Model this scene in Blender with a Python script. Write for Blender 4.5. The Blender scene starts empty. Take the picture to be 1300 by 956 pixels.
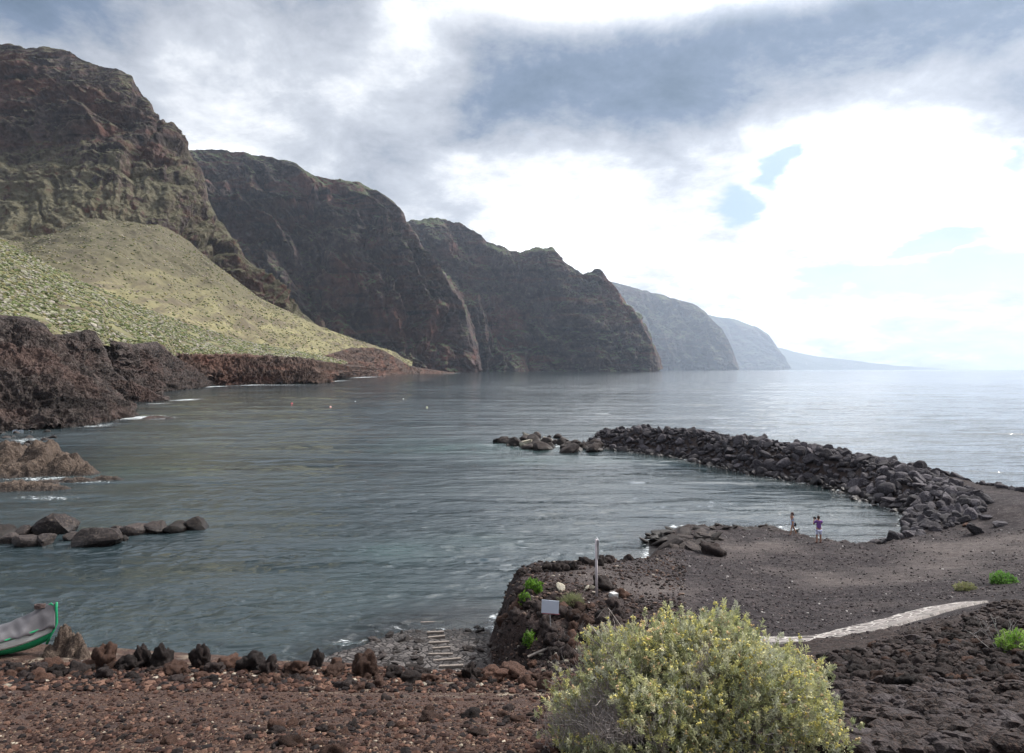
import bpy, bmesh, math, random
import numpy as np
from mathutils import Vector, Matrix, Euler

random.seed(7)
RNG = np.random.default_rng(11)
S = bpy.context.scene
COL = S.collection
F, H, HY = 867.0, 12.3, 469.0          # focal length in photo pixels, eye height, horizon row
rad = math.radians

def P(px, py, d):
    return ((px-650)/F*d, d, H-(py-HY)/F*d)
def PZ(px, py, z):
    d = (H-z)*F/(py-HY)
    return ((px-650)/F*d, d, z)

# ------------------------------------------------------------------ noise
def _h(ix, iy, iz, s):
    n = (ix.astype(np.uint32)*np.uint32(374761393) + iy.astype(np.uint32)*np.uint32(668265263)
         + iz.astype(np.uint32)*np.uint32(2147483647 % 4294967296) + np.uint32(s*1274126177 % 4294967296))
    n = (n ^ (n >> np.uint32(13)))*np.uint32(1274126177)
    n = n ^ (n >> np.uint32(16))
    n = n*np.uint32(2246822519); n = n ^ (n >> np.uint32(15))
    return n
def noise(x, y, z=0.0, seed=0):
    x, y, z = np.broadcast_arrays(np.asarray(x, float), np.asarray(y, float), np.asarray(z, float))
    xi = np.floor(x); yi = np.floor(y); zi = np.floor(z)
    fx, fy, fz = x-xi, y-yi, z-zi
    xi = xi.astype(np.int64); yi = yi.astype(np.int64); zi = zi.astype(np.int64)
    u = fx*fx*fx*(fx*(fx*6-15)+10); v = fy*fy*fy*(fy*(fy*6-15)+10); w = fz*fz*fz*(fz*(fz*6-15)+10)
    def g(dx, dy, dz):
        h = _h(xi+dx, yi+dy, zi+dz, seed)
        a = (h & np.uint32(1023)).astype(float)/1023*2*np.pi
        b = ((h >> np.uint32(10)) & np.uint32(1023)).astype(float)/1023*2-1
        r = np.sqrt(1-b*b)
        return (np.cos(a)*r*(fx-dx) + np.sin(a)*r*(fy-dy) + b*(fz-dz))
    def L(a, b, t): return a+(b-a)*t
    return 1.5*L(L(L(g(0,0,0), g(1,0,0), u), L(g(0,1,0), g(1,1,0), u), v),
             L(L(g(0,0,1), g(1,0,1), u), L(g(0,1,1), g(1,1,1), u), v), w)
def fbm(x, y, z=0.0, o=4, seed=0, lac=2.03, gain=0.5):
    s = 0; a = 1; t = 0
    for i in range(o):
        s = s+a*noise(np.asarray(x)*lac**i, np.asarray(y)*lac**i, np.asarray(z)*lac**i, seed+i*7); t += a; a *= gain
    return s/t
def ridged(x, y, z=0.0, o=4, seed=0, lac=2.1, gain=0.5):
    s = 0; a = 1; t = 0
    for i in range(o):
        n = 1-np.abs(noise(np.asarray(x)*lac**i, np.asarray(y)*lac**i, np.asarray(z)*lac**i, seed+i*7))*2
        s = s+a*n; t += a; a *= gain
    return s/t
def sst(e0, e1, x):
    t = np.clip((x-e0)/(e1-e0), 0, 1); return t*t*(3-2*t)

# ------------------------------------------------------------------ object helpers
def tag(o, label=None, cat=None, group=None, kind=None):
    if label: o['label'] = label
    if cat: o['category'] = cat
    if group: o['group'] = group
    if kind: o['kind'] = kind
    return o
def empty(name, loc, rz=0, label=None, cat=None, group=None):
    o = bpy.data.objects.new(name, None); COL.objects.link(o)
    o.location = loc; o.rotation_euler = (0, 0, rz); o.empty_display_size = 0.2
    return tag(o, label, cat, group)
def link(name, me, mat=None, parent=None, loc=None, rot=None, scale=None):
    o = bpy.data.objects.new(name, me); COL.objects.link(o)
    if mat is not None and len(me.materials) == 0: me.materials.append(mat)
    if parent: o.parent = parent
    if loc is not None: o.location = loc
    if rot is not None: o.rotation_euler = rot
    if scale is not None: o.scale = scale if hasattr(scale, '__len__') else (scale,)*3
    return o
def mesh_np(name, V, Fc, smooth=True, mat=None, attrs=None, ccol=None):
    """V (n,3); Fc (m,3 or 4)"""
    V = np.ascontiguousarray(V, dtype=np.float32); Fc = np.ascontiguousarray(Fc, dtype=np.int32)
    me = bpy.data.meshes.new(name)
    me.vertices.add(len(V)); me.vertices.foreach_set('co', V.ravel())
    k = Fc.shape[1]
    me.loops.add(Fc.size); me.loops.foreach_set('vertex_index', Fc.ravel())
    me.polygons.add(len(Fc))
    me.polygons.foreach_set('loop_start', np.arange(0, Fc.size, k, dtype=np.int32))
    me.polygons.foreach_set('loop_total', np.full(len(Fc), k, dtype=np.int32))
    me.polygons.foreach_set('use_smooth', np.full(len(Fc), bool(smooth)))
    me.update(calc_edges=True)
    if attrs:
        for an, av in attrs.items():
            a = me.attributes.new(an, 'FLOAT', 'POINT'); a.data.foreach_set('value', np.ascontiguousarray(av, dtype=np.float32).ravel())
    if ccol is not None:
        a = me.attributes.new('tint', 'FLOAT_COLOR', 'POINT')
        c = np.ones((len(V), 4), dtype=np.float32); c[:, :3] = ccol; a.data.foreach_set('color', c.ravel())
    if mat: me.materials.append(mat)
    return me
def grid_faces(nu, nv):
    i = np.arange(nu*nv).reshape(nv, nu)
    return np.stack([i[:-1, :-1], i[:-1, 1:], i[1:, 1:], i[1:, :-1]], -1).reshape(-1, 4)

class MB:
    """collects simple shapes into one mesh"""
    def __init__(s): s.v = []; s.f = []
    def add(s, V, Fs):
        b = len(s.v); s.v += [tuple(p) for p in V]; s.f += [tuple(i+b for i in f) for f in Fs]
    def box(s, c, d, rot=None, taper=0):
        M = rot.to_matrix() if rot else Matrix.Identity(3)
        V = []
        for z in (-1, 1):
            k = 1-taper*(z+1)/2
            for x, y in ((-1, -1), (1, -1), (1, 1), (-1, 1)):
                p = M @ Vector((x*d[0]/2*k, y*d[1]/2*k, z*d[2]/2)); V.append((p.x+c[0], p.y+c[1], p.z+c[2]))
        s.add(V, [(3, 2, 1, 0), (4, 5, 6, 7), (0, 1, 5, 4), (1, 2, 6, 5), (2, 3, 7, 6), (3, 0, 4, 7)])
    def tube(s, pts, r, n=6, cap=True):
        pts = [Vector(p) for p in pts]; m = len(pts); rs = r if hasattr(r, '__len__') else [r]*m
        V = []; up = None
        for i, p in enumerate(pts):
            t = (pts[min(i+1, m-1)]-pts[max(i-1, 0)]); t = t.normalized() if t.length > 1e-9 else Vector((0, 0, 1))
            if up is None: up = Vector((1, 0, 0)) if abs(t.x) < .8 else Vector((0, 1, 0))
            a = t.cross(up).normalized(); b = a.cross(t).normalized(); up = b if abs(t.dot(b)) < .9 else up
            for k in range(n):
                q = 2*math.pi*k/n; V.append(p+(a*math.cos(q)+b*math.sin(q))*rs[i])
        Fs = [(i*n+k, i*n+(k+1) % n, (i+1)*n+(k+1) % n, (i+1)*n+k) for i in range(m-1) for k in range(n)]
        if cap: Fs += [tuple(range(n))[::-1], tuple(range((m-1)*n, m*n))]
        s.add(V, Fs)
    def build(s, name, mat, parent=None, smooth=False, loc=None, bevel=0):
        me = bpy.data.meshes.new(name); me.from_pydata([tuple(v) for v in s.v], [], s.f); me.update()
        for p in me.polygons: p.use_smooth = smooth
        o = link(name, me, mat, parent, loc)
        if bevel:
            m = o.modifiers.new('bevel', 'BEVEL'); m.width = bevel; m.segments = 2
        return o
def ico(sub):
    bm = bmesh.new(); bmesh.ops.create_icosphere(bm, subdivisions=sub, radius=1)
    V = np.array([v.co[:] for v in bm.verts]); Fc = np.array([[v.index for v in f.verts] for f in bm.faces]); bm.free()
    return V, Fc
ICO = {k: ico(k) for k in (1, 2, 3, 4)}

# ------------------------------------------------------------------ material helpers
class NT:
    def __init__(s, tree): s.t = tree; s.n = tree.nodes; s.l = tree.links
    def node(s, ty, **kw):
        n = s.n.new(ty)
        for k, v in kw.items():
            if k == 'inp':
                for a, b in v.items():
                    if isinstance(b, bpy.types.NodeSocket): s.l.new(b, n.inputs[a])
                    else: n.inputs[a].default_value = b
            else: setattr(n, k, v)
        return n
    def math(s, op, a, b=0.0, c=0.0, clamp=False):
        n = s.node('ShaderNodeMath', operation=op, use_clamp=clamp)
        for i, v in enumerate((a, b, c)):
            if isinstance(v, bpy.types.NodeSocket): s.l.new(v, n.inputs[i])
            else: n.inputs[i].default_value = v
        return n.outputs[0]
    def mix(s, f, a, b, blend='MIX'):
        n = s.node('ShaderNodeMix', data_type='RGBA', blend_type=blend)
        for i, v in ((0, f), (6, a), (7, b)):
            if isinstance(v, bpy.types.NodeSocket): s.l.new(v, n.inputs[i])
            elif i == 0: n.inputs[0].default_value = v
            else: n.inputs[i].default_value = (*v[:3], 1)
        return n.outputs[2]
    def noise(s, vec, scale, detail=4, rough=.55, dist=0.0, out=0):
        n = s.node('ShaderNodeTexNoise', inp={'Scale': scale, 'Detail': detail, 'Roughness': rough, 'Distortion': dist})
        if vec is not None: s.l.new(vec, n.inputs['Vector'])
        return n.outputs[out]
    def vor(s, vec, scale, feature='F1', out='Distance', rnd=1.0):
        n = s.node('ShaderNodeTexVoronoi', feature=feature, inp={'Scale': scale, 'Randomness': rnd})
        if vec is not None: s.l.new(vec, n.inputs['Vector'])
        return n.outputs[out]
    def rng(s, v, a, b, c=0.0, d=1.0, smooth=False):
        n = s.node('ShaderNodeMapRange', interpolation_type='SMOOTHSTEP' if smooth else 'LINEAR',
                   inp={'Value': v, 'From Min': a, 'From Max': b, 'To Min': c, 'To Max': d}); return n.outputs[0]
    def scale(s, vec, sx, sy, sz, rot=(0, 0, 0), loc=(0, 0, 0)):
        n = s.node('ShaderNodeMapping', inp={'Scale': (sx, sy, sz), 'Rotation': rot, 'Location': loc}); s.l.new(vec, n.inputs['Vector']); return n.outputs[0]
    def sep(s, vec):
        n = s.node('ShaderNodeSeparateXYZ'); s.l.new(vec, n.inputs[0]); return n.outputs
def new_mat(name):
    m = bpy.data.materials.new(name); m.use_nodes = True; m.node_tree.nodes.clear()
    t = NT(m.node_tree); out = t.node('ShaderNodeOutputMaterial')
    return m, t, out
def finish(t, out, col, rough=.9, bump=None, bstr=.5, bdist=.1, spec=.3, **kw):
    b = t.node('ShaderNodeBsdfPrincipled')
    if isinstance(col, bpy.types.NodeSocket): t.l.new(col, b.inputs['Base Color'])
    else: b.inputs['Base Color'].default_value = (*col, 1)
    if isinstance(rough, bpy.types.NodeSocket): t.l.new(rough, b.inputs['Roughness'])
    else: b.inputs['Roughness'].default_value = rough
    b.inputs['Specular IOR Level'].default_value = spec
    for k, v in kw.items(): b.inputs[k].default_value = v
    if bump is not None:
        bn = t.node('ShaderNodeBump', inp={'Strength': bstr, 'Distance': bdist, 'Height': bump}); t.l.new(bn.outputs[0], b.inputs['Normal'])
    t.l.new(b.outputs[0], out.inputs['Surface'])
    return b
def flat(name, col, rough=.7, var=.15, scale=8, spec=.3, bump=.2, **kw):
    m, t, out = new_mat(name)
    tc = t.node('ShaderNodeTexCoord').outputs['Object']
    n = t.noise(tc, scale, 4)
    c = t.mix(t.rng(n, .3, .7), [x*(1-var) for x in col], [min(1, x*(1+var)) for x in col])
    finish(t, out, c, rough, n, bump, .01, spec, **kw)
    return m

# rock seen at a given size: colours a..b, patches c, and greenery on the gentler slopes
def rock_mat(name, sc, cols, green=None, gmin=.6, strata=0.0, pale=None, bd=1.0, objspace=False, wet=False, bstr=1.0, zg=None, scree=None):
    m, t, out = new_mat(name)
    geo = t.node('ShaderNodeNewGeometry')
    pos = t.node('ShaderNodeTexCoord').outputs['Object'] if objspace else geo.outputs['Position']
    n1 = t.noise(pos, sc, 9, .70); n2 = t.noise(pos, sc*5, 6, .70); n3 = t.noise(pos, sc*.3, 3, .5)
    c = t.mix(t.rng(n1, .35, .65), cols[0], cols[1])
    c = t.mix(t.rng(n2, .5, .72), c, cols[2])
    if len(cols) > 3: c = t.mix(t.rng(n3, .52, .66), c, cols[3])
    if strata:
        st = t.noise(t.scale(pos, .15*strata, .15*strata, 1.6*strata, rot=(0, .12, 0)), 1, 4, .6)
        c = t.mix(t.rng(st, .54, .66, 0, .75), c, cols[-1]); c = t.mix(t.rng(st, .44, .34, 0, .8), c, [x*.5 for x in cols[0]])
    if pale:
        c = t.mix(t.rng(t.noise(pos, sc*9, 3, .6), .62, .72, 0, pale[1]), c, pale[0])
    mottle = t.rng(t.noise(pos, sc*2.6, 7, .72), .34, .60, .42, 1.0)  # random darker mottling of the rock's own colour
    c = t.mix(1.0, c, t.node('ShaderNodeCombineColor', inp={0: mottle, 1: mottle, 2: mottle}).outputs[0], 'MULTIPLY')
    if green:
        nz = t.sep(geo.outputs['Normal'])[2]
        if zg: nz = t.math('ADD', nz, t.rng(t.sep(pos)[2], zg[0], zg[1], 0, zg[2], True))
        gn = t.math('ADD', nz, t.rng(t.noise(pos, sc*1.4, 5, .65), .25, .75, -.3, .3))
        gm = t.rng(gn, gmin, gmin+.22, 0, .9)
        gc = t.mix(t.rng(t.noise(pos, sc*8, 4, .7), .35, .65), green[0], green[1])
        c = t.mix(gm, c, gc)
    if scree:
        sn = t.noise(t.scale(pos, 1, 1, .16), sc*2.4, 5, .62, .4); zm = t.rng(t.math('ADD', t.sep(pos)[2], t.rng(n3, .2, .8, -70, 70)), scree[0], scree[1], 0, 1, True)
        zm = t.math('MULTIPLY', zm, t.rng(t.math('ADD', t.sep(pos)[0], t.rng(n1, .3, .7, -90, 90)), -700, -600, 1, .12, True))
        sm = t.math('MULTIPLY', t.rng(t.math('ADD', sn, t.math('MULTIPLY', zm, .16)), .55, .66), t.rng(zm, 0, .5))
        c = t.mix(t.math('MULTIPLY', sm, .72), c, t.mix(t.rng(n2, .35, .65), scree[2], scree[3]))
    if objspace:
        r = t.node('ShaderNodeObjectInfo').outputs['Random']
        hv = t.node('ShaderNodeHueSaturation', inp={'Color': c, 'Value': t.rng(r, 0, 1, .5, 1.6), 'Saturation': 1.0}); c = hv.outputs[0]
    rough = .88
    if wet:
        wz = t.math('ADD', t.sep(geo.outputs['Position'])[2], t.rng(n2, 0, 1, -.35, .35))
        wm = t.rng(wz, .1, .7, 1, 0)
        c = t.mix(wm, c, t.mix(1.0, c, (.35, .32, .3), 'MULTIPLY')); rough = t.rng(wm, 0, 1, .88, .3)
    bh = t.math('ADD', n1, t.math('MULTIPLY', n2, .45))
    bh = t.math('ADD', bh, t.math('MULTIPLY', t.vor(pos, sc*7), .3))
    finish(t, out, c, rough, bh, bstr, bd, .25)
    return m

M = {}
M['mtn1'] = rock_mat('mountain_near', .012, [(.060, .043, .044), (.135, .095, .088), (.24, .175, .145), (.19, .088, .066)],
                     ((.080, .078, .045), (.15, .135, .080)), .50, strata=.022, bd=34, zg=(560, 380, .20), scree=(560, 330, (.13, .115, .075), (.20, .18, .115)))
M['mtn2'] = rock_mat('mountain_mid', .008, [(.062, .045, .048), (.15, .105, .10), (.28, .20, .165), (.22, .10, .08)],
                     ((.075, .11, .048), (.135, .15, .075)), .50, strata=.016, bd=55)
M['mtn3'] = rock_mat('mountain_far', .0028, [(.06, .05, .045), (.10, .08, .07), (.16, .12, .09), (.13, .07, .05)],
                     ((.08, .10, .05), (.13, .13, .07)), .5, strata=.009, bd=70)
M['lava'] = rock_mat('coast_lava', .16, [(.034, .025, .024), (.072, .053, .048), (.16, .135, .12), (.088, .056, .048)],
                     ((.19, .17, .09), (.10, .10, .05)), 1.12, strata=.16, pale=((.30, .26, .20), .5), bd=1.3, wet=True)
M['lava_far'] = rock_mat('coast_lava_far', .045, [(.065, .042, .035), (.12, .078, .062), (.19, .135, .105), (.15, .075, .055)],
                     ((.14, .12, .06), (.10, .09, .05)), 1.2, strata=.06, bd=3)
M['tan_rock'] = rock_mat('tan_rock', .9, [(.06, .042, .034), (.13, .095, .074), (.22, .17, .135)], bd=.3, wet=True)
M['knob_rock'] = rock_mat('knob_rock', 5, [(.06, .04, .032), (.13, .095, .075), (.28, .22, .17)], bd=.06)
M['boulder'] = rock_mat('boulder', 1.6, [(.040, .035, .042), (.085, .076, .086), (.17, .155, .16)], bd=.06, objspace=True, bstr=.6, wet=True, pale=((.3, .29, .27), .35))
M['boulder_sea'] = rock_mat('boulder_sea', 1.8, [(.026, .021, .022), (.054, .044, .044), (.15, .12, .095)], bd=.07, objspace=True, wet=True, bstr=.7)
M['pale_rock'] = rock_mat('pale_rock', 2.0, [(.30, .27, .22), (.42, .39, .34), (.50, .42, .25)], bd=.05, objspace=True)
M['clinker'] = rock_mat('clinker', 3.0, [(.018, .014, .014), (.038, .027, .026), (.085, .055, .045)], bd=.05, objspace=True, pale=((.2, .17, .14), .6))
M['clinker_red'] = rock_mat('clinker_red', 3.0, [(.05, .026, .02), (.09, .048, .034), (.15, .085, .058)], bd=.05, objspace=True)

# ------------------------------------------------------------------ lofted terrain sheets
def row(pts, u):
    a = np.array(pts, float); px = a[0, 0]+(a[-1, 0]-a[0, 0])*u
    return px, np.interp(px, a[:, 0], a[:, 1]), np.exp(np.interp(px, a[:, 0], np.log(a[:, 2])))
def full(pts):
    """fill missing depths (2-tuples) by interpolation"""
    px = [p[0] for p in pts if len(p) == 3]; d = [p[2] for p in pts if len(p) == 3]
    return [(p[0], p[1], p[2] if len(p) == 3 else float(np.interp(p[0], px, d))) for p in pts]
def sea(pts, z=-6.0):
    """(px, depth) points at height z"""
    return [(px, HY+(H-z)*F/d, d) for px, d in pts]
def smooth1(A, k, axis):
    if k < 1: return A
    ker = np.hanning(2*k+3)[1:-1]; ker /= ker.sum()
    pad = [(0, 0)]*A.ndim; pad[axis] = (k, k)
    B = np.pad(A, pad, mode='reflect', reflect_type='odd')
    return np.apply_along_axis(lambda m: np.convolve(m, ker, mode='valid'), axis, B)
def loft(name, rows, vs, nu, nv, disp, mat, back=(1.3, -.25), smoothv=.04, label=None, ridge_keep=.15, jag=0, ctr=0):
    u = np.linspace(0, 1, nu)
    R = []
    for r in rows:
        px, py, d = row(full(r), u); R.append(np.stack([(px-650)/F*d, d, H-(py-HY)/F*d], -1))
    rd = R[-1]; bk = rd.copy(); bk[:, :2] *= back[0]; bk[:, 2] = rd[:, 2]*(1+back[1])-.5
    if jag:
        k = jag/F*rd[:, 1]; q = (rd[:, 0]+rd[:, 1]*.7)/rd[:, 1].mean()*F; rd[:, 2] += k*(ridged(q/34, 0, 0, 5, 17, gain=.55)-.3)*1.6*sst(0, .03, u)*sst(1, .97, u)
    R.append(bk); vs = list(vs)+[vs[-1]+.25]
    nvt = int(nv*vs[-1]/vs[-2]); v = np.linspace(0, vs[-1], nvt)
    R = np.array(R); G = np.empty((nvt, nu, 3))
    idx = np.clip(np.searchsorted(vs, v, side='right')-1, 0, len(vs)-2)
    t = ((v-np.array(vs)[idx])/(np.array(vs)[idx+1]-np.array(vs)[idx]))[:, None, None]
    G = R[idx]*(1-t)+R[idx+1]*t
    k = int(smoothv*nv); Gs = smooth1(G, k, 0) if k else G
    w = np.exp(-((v-vs[-2])/.03)**2)[:, None, None]; G = Gs*(1-w)+G*w          # keep the skyline sharp
    du = np.gradient(G, axis=1); dv = np.gradient(G, axis=0)
    N = np.cross(du, dv); N /= np.linalg.norm(N, axis=2, keepdims=True)+1e-9
    if N[nvt//3, nu//2, 1] > 0: N = -N
    env = 1-(1-ridge_keep)*np.exp(-((v-vs[-2])/.09)**2)[:, None]
    D = disp(G, np.broadcast_to(u[None, :], (nvt, nu)), np.broadcast_to(v[:, None], (nvt, nu)))
    if isinstance(ctr, (int, float)) and ctr: D = (D-D.mean()*ctr)*(1-.75*sst(.86, 1, u))[None, :]
    D = D*env
    G = G+N*D[..., None]
    me = mesh_np(name, G.reshape(-1, 3), grid_faces(nu, nvt), True, mat)
    if (N[nvt//3, nu//2] @ np.cross(du, dv)[nvt//3, nu//2]) < 0: me.flip_normals()
    o = link(name, me); tag(o, label, None, None, 'structure'); return o, G

def mtn_disp(L, A, seed, strata=55, sa=.12, gul=1.0, calm=None):
    def f(G, u, v):
        x, y, z = G[..., 0], G[..., 1], G[..., 2]
        wx = fbm(x/L/1.6, y/L/1.6, z/L/1.6, 4, seed+50)*L*.75
        s = (x*.6+y*.8+wx*.8)+z*.25*noise(x/L/5, y/L/5, 0, seed+51)*2           # along the coast, gullies lean
        spur = ridged(s/(L*1.9), z/(L*5), 0, 2, seed)
        g1 = np.abs(noise(s/(L*.62), z/(L*2.4), 1.5, seed+3)); g2 = np.abs(noise((s+wx*.3)/(L*.27), z/(L*1.3), 2.5, seed+4)); g3 = np.abs(noise((s+wx*.2)/(L*.12), z/(L*.6), 3.5, seed+6))
        gl = np.minimum(g1*2.4, .9)*.75+np.minimum(g2*2.2, .8)*.36+g3*.26
        rough = fbm((x+wx*.3)/(L*.4), y/(L*.4), z/(L*.3), 7, seed+9, gain=.6)*.42
        crag = ridged((x+wx*.2)/(L*.22), y/(L*.22), z/(L*.17), 5, seed+33, gain=.6)*.20
        zz = (z+fbm(x/L, y/L, 0, 4, seed+5)*strata*1.1+s*.07)/strata
        msk = .35+.9*np.clip(noise(x/L/1.3, y/L/1.3, z/L, seed+71)+.4, 0, 1)
        def step(q, w): fr = q-np.floor(q); return np.clip(fr/w, 0, 1)-fr
        ter = (step(zz, .25)+step(zz*2.7+.4, .3)*.45+step(zz*6.1, .35)*.2)*sa*msk
        r_ = A*(spur*1.0+gl*1.35*gul+rough+crag+ter*1.7-1.2)
        return r_ if calm is None else r_*(.46+.54*np.maximum(sst(calm[0], calm[1], z+fbm(x/L, y/L, 0, 2, seed+81)*120), sst(-720, -600, x+fbm(y/L, z/L, 0, 3, seed+82)*90)))
    return f
SZ = -70
loft('mountain_slope', [
    [(-260, 400, 1000), (0, 420, 1000), (150, 420, 1060), (260, 430, 1180), (440, 475, 1400)],
    [(-260, 180, 1500), (0, 182, 1460), (100, 168, 1460), (212, 182, 1480), (262, 262, 1450), (330, 355), (440, 450, 1420)],
    [(-260, 75, 1850), (-100, 48), (0, 57, 1750), (15, 58), (42, 63), (55, 60), (75, 66), (88, 65), (105, 76), (125, 84), (150, 88), (167, 98),
     (172, 108), (190, 129), (197, 148), (211, 165), (214, 173), (235, 190), (250, 207), (260, 228), (266, 255), (288, 292), (312, 326), (342, 356), (376, 391), (405, 416), (440, 444, 1450)]],
    [0, .62, 1], 760, 520, mtn_disp(105, 38, 3, 42, .34, calm=(300, 600)), M['mtn1'], jag=1.5, ctr=1, label='steep brown mountainside nearest the camera at left')
loft('mountain_slope', [
    sea([(190, 2500), (400, 2650), (520, 2800), (608, 3000)], SZ),
    [(190, 420, 2650), (400, 425, 2700), (500, 425, 2830), (560, 430, 2900), (600, 450, 2990), (608, 468, 3005)],
    [(190, 330, 2800), (400, 352, 2820), (500, 368, 2900), (560, 390, 2950), (596, 430, 3000), (608, 465, 3010)],
    [(190, 225, 3300), (236, 192), (270, 187), (300, 191), (330, 196), (370, 208), (400, 221), (425, 230), (440, 227), (455, 231), (475, 242), (500, 260), (512, 273), (516, 283),
     (530, 302), (548, 328), (566, 352), (582, 378), (590, 398), (600, 432), (605, 455), (608, 471, 3040)]],
    [0, .28, .5, 1], 700, 470, mtn_disp(190, 80, 23, 75, .22, 1.9), M['mtn2'], smoothv=.02, jag=1.3, ctr=1, label='dark cliff wall rising from the sea in the middle distance')
loft('mountain_slope', [
    sea([(485, 3700), (700, 3850), (838, 4100)], SZ),
    [(485, 420, 3850), (600, 410), (700, 408, 3950), (780, 425), (815, 445), (838, 468, 4110)],
    [(485, 300, 4300), (525, 281), (550, 280), (575, 283), (600, 291), (612, 300), (618, 309), (640, 315), (660, 322), (670, 319), (680, 315), (690, 320), (700, 317), (712, 331), (725, 341), (740, 349),
     (748, 345), (755, 342), (763, 346), (772, 357), (785, 372), (790, 386), (800, 392), (812, 406), (818, 420), (826, 433), (832, 450), (838, 469.5, 4160)]],
    [0, .35, 1], 620, 360, mtn_disp(230, 95, 43, 95, .22, 1.6), M['mtn2'], jag=3.2, ctr=1, label='jagged dark headland with a serrated crest beyond the cliff wall')
loft('mountain_slope', [
    sea([(690, 13600), (937, 14400)], -90),
    [(690, 420, 14100), (850, 425, 14100), (915, 445), (937, 469, 14420)],
    [(690, 335, 15700), (775, 357), (800, 363), (840, 375), (880, 386), (895, 396), (905, 407), (917, 418), (924, 431), (930, 444), (935, 459), (937, 470, 14640)]],
    [0, .4, 1], 380, 200, mtn_disp(560, 170, 63, 220, .2), M['mtn3'], jag=1.0, ctr=1, label='hazy blue headland sloping down to the right')
loft('mountain_slope', [
    sea([(850, 26400), (998, 27200)], -100),
    [(850, 388, 28800), (905, 401), (930, 405), (960, 415), (975, 425), (985, 438), (992, 452), (998, 470, 27800)]],
    [0, 1], 200, 110, mtn_disp(900, 150, 73, 260, .2), M['mtn3'], label='pale headland dissolving in the haze')
loft('mountain_slope', [
    sea([(930, 39200), (1200, 40800)], -110),
    [(930, 432, 43200), (992, 442), (1010, 447), (1040, 453), (1070, 456), (1100, 460), (1140, 465), (1200, 469.6, 42000)]],
    [0, 1], 200, 60, mtn_disp(1500, 80, 83, 300, .2), M['mtn3'], label='faintest low coastline at the end of the bay')

# ------------------------------------------------------------------ green slopes under the mountain
def slope_mat(name, sc, cA, cB, cC, dark, hi=None):
    m, t, out = new_mat(name)
    pos = t.node('ShaderNodeNewGeometry').outputs['Position']
    n1 = t.noise(pos, sc, 5, .6); n2 = t.noise(pos, sc*14, 4, .7); n3 = t.noise(t.scale(pos, 1, .25, .6, rot=(0, 0, .5)), sc*2.2, 4, .6)
    c = t.mix(t.rng(n1, .38, .62), cA, cB)
    c = t.mix(t.rng(n2, .48, .62), c, cC)
    c = t.mix(t.rng(n3, .6, .72, 0, .8), c, dark)
    st = t.noise(t.scale(pos, 1, .12, .3, rot=(0, 0, rad(-38))), sc*3.2, 5, .65)
    c = t.mix(t.rng(st, .46, .60, 0, .8), c, dark)
    if hi:
        hm = t.rng(t.math('ADD', t.sep(pos)[2], t.rng(n3, .2, .8, -60, 60)), hi[0], hi[1], 0, .85, True)
        c = t.mix(hm, c, t.mix(t.rng(n2, .4, .6), hi[2], hi[3]))
    finish(t, out, c, .95, n2, .9, .8, .1); return m
M['slope_g'] = slope_mat('slope_green', .03, (.16, .155, .09), (.22, .20, .11), (.12, .13, .065), (.085, .06, .052))
M['slope_k'] = slope_mat('slope_khaki', .014, (.21, .19, .105), (.27, .24, .13), (.14, .135, .08), (.11, .088, .068), hi=(60, 190, (.070, .062, .044), (.125, .11, .075)))
def sl_disp(L, A, seed):
    def f(G, u, v):
        x, y, z = G[..., 0], G[..., 1], G[..., 2]
        return A*(fbm(x/L, y/L, 0, 5, seed)+.5*ridged((x*.6+y*.8)/(L*.9), (x*.8-y*.6)/(L*5), 0, 3, seed+4))
    return f
o, G_near = loft('hillside', [
    [(-260, 395, 195), (0, 410, 212), (68, 432, 235), (76, 430, 264), (110, 426, 272), (128, 434, 280), (140, 441, 350), (170, 441, 400), (205, 442, 430), (226, 457, 530), (300, 454, 590), (400, 461, 690), (440, 466, 1030)],
    [(-260, 205, 500), (0, 303, 560), (50, 331), (100, 356, 600), (150, 377), (200, 397, 650), (250, 414), (300, 430, 790), (350, 441), (400, 450, 930), (440, 459, 1120)]],
    [0, 1], 420, 300, sl_disp(45, 3.4, 5), M['slope_g'], back=(1.15, -.12), label='scrub covered green slope above the lava shore')
o, G_far = loft('hillside', [
    [(-120, 330, 640), (100, 378, 680), (200, 408, 740), (300, 438, 880), (420, 459, 1160), (522, 466, 1950)],
    [(-120, 285, 1100), (30, 300, 1400), (60, 284), (110, 262), (150, 256, 1540), (200, 272), (230, 296, 1420), (252, 318, 1290), (270, 333, 1210), (330, 379, 1280), (400, 412, 1420), (450, 431, 1580), (495, 445, 1850), (522, 460, 2050)]],
    [0, 1], 420, 300, sl_disp(70, 13, 15), M['slope_k'], back=(1.15, -.12), label='khaki fan shaped slope running down to the sea')

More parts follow.
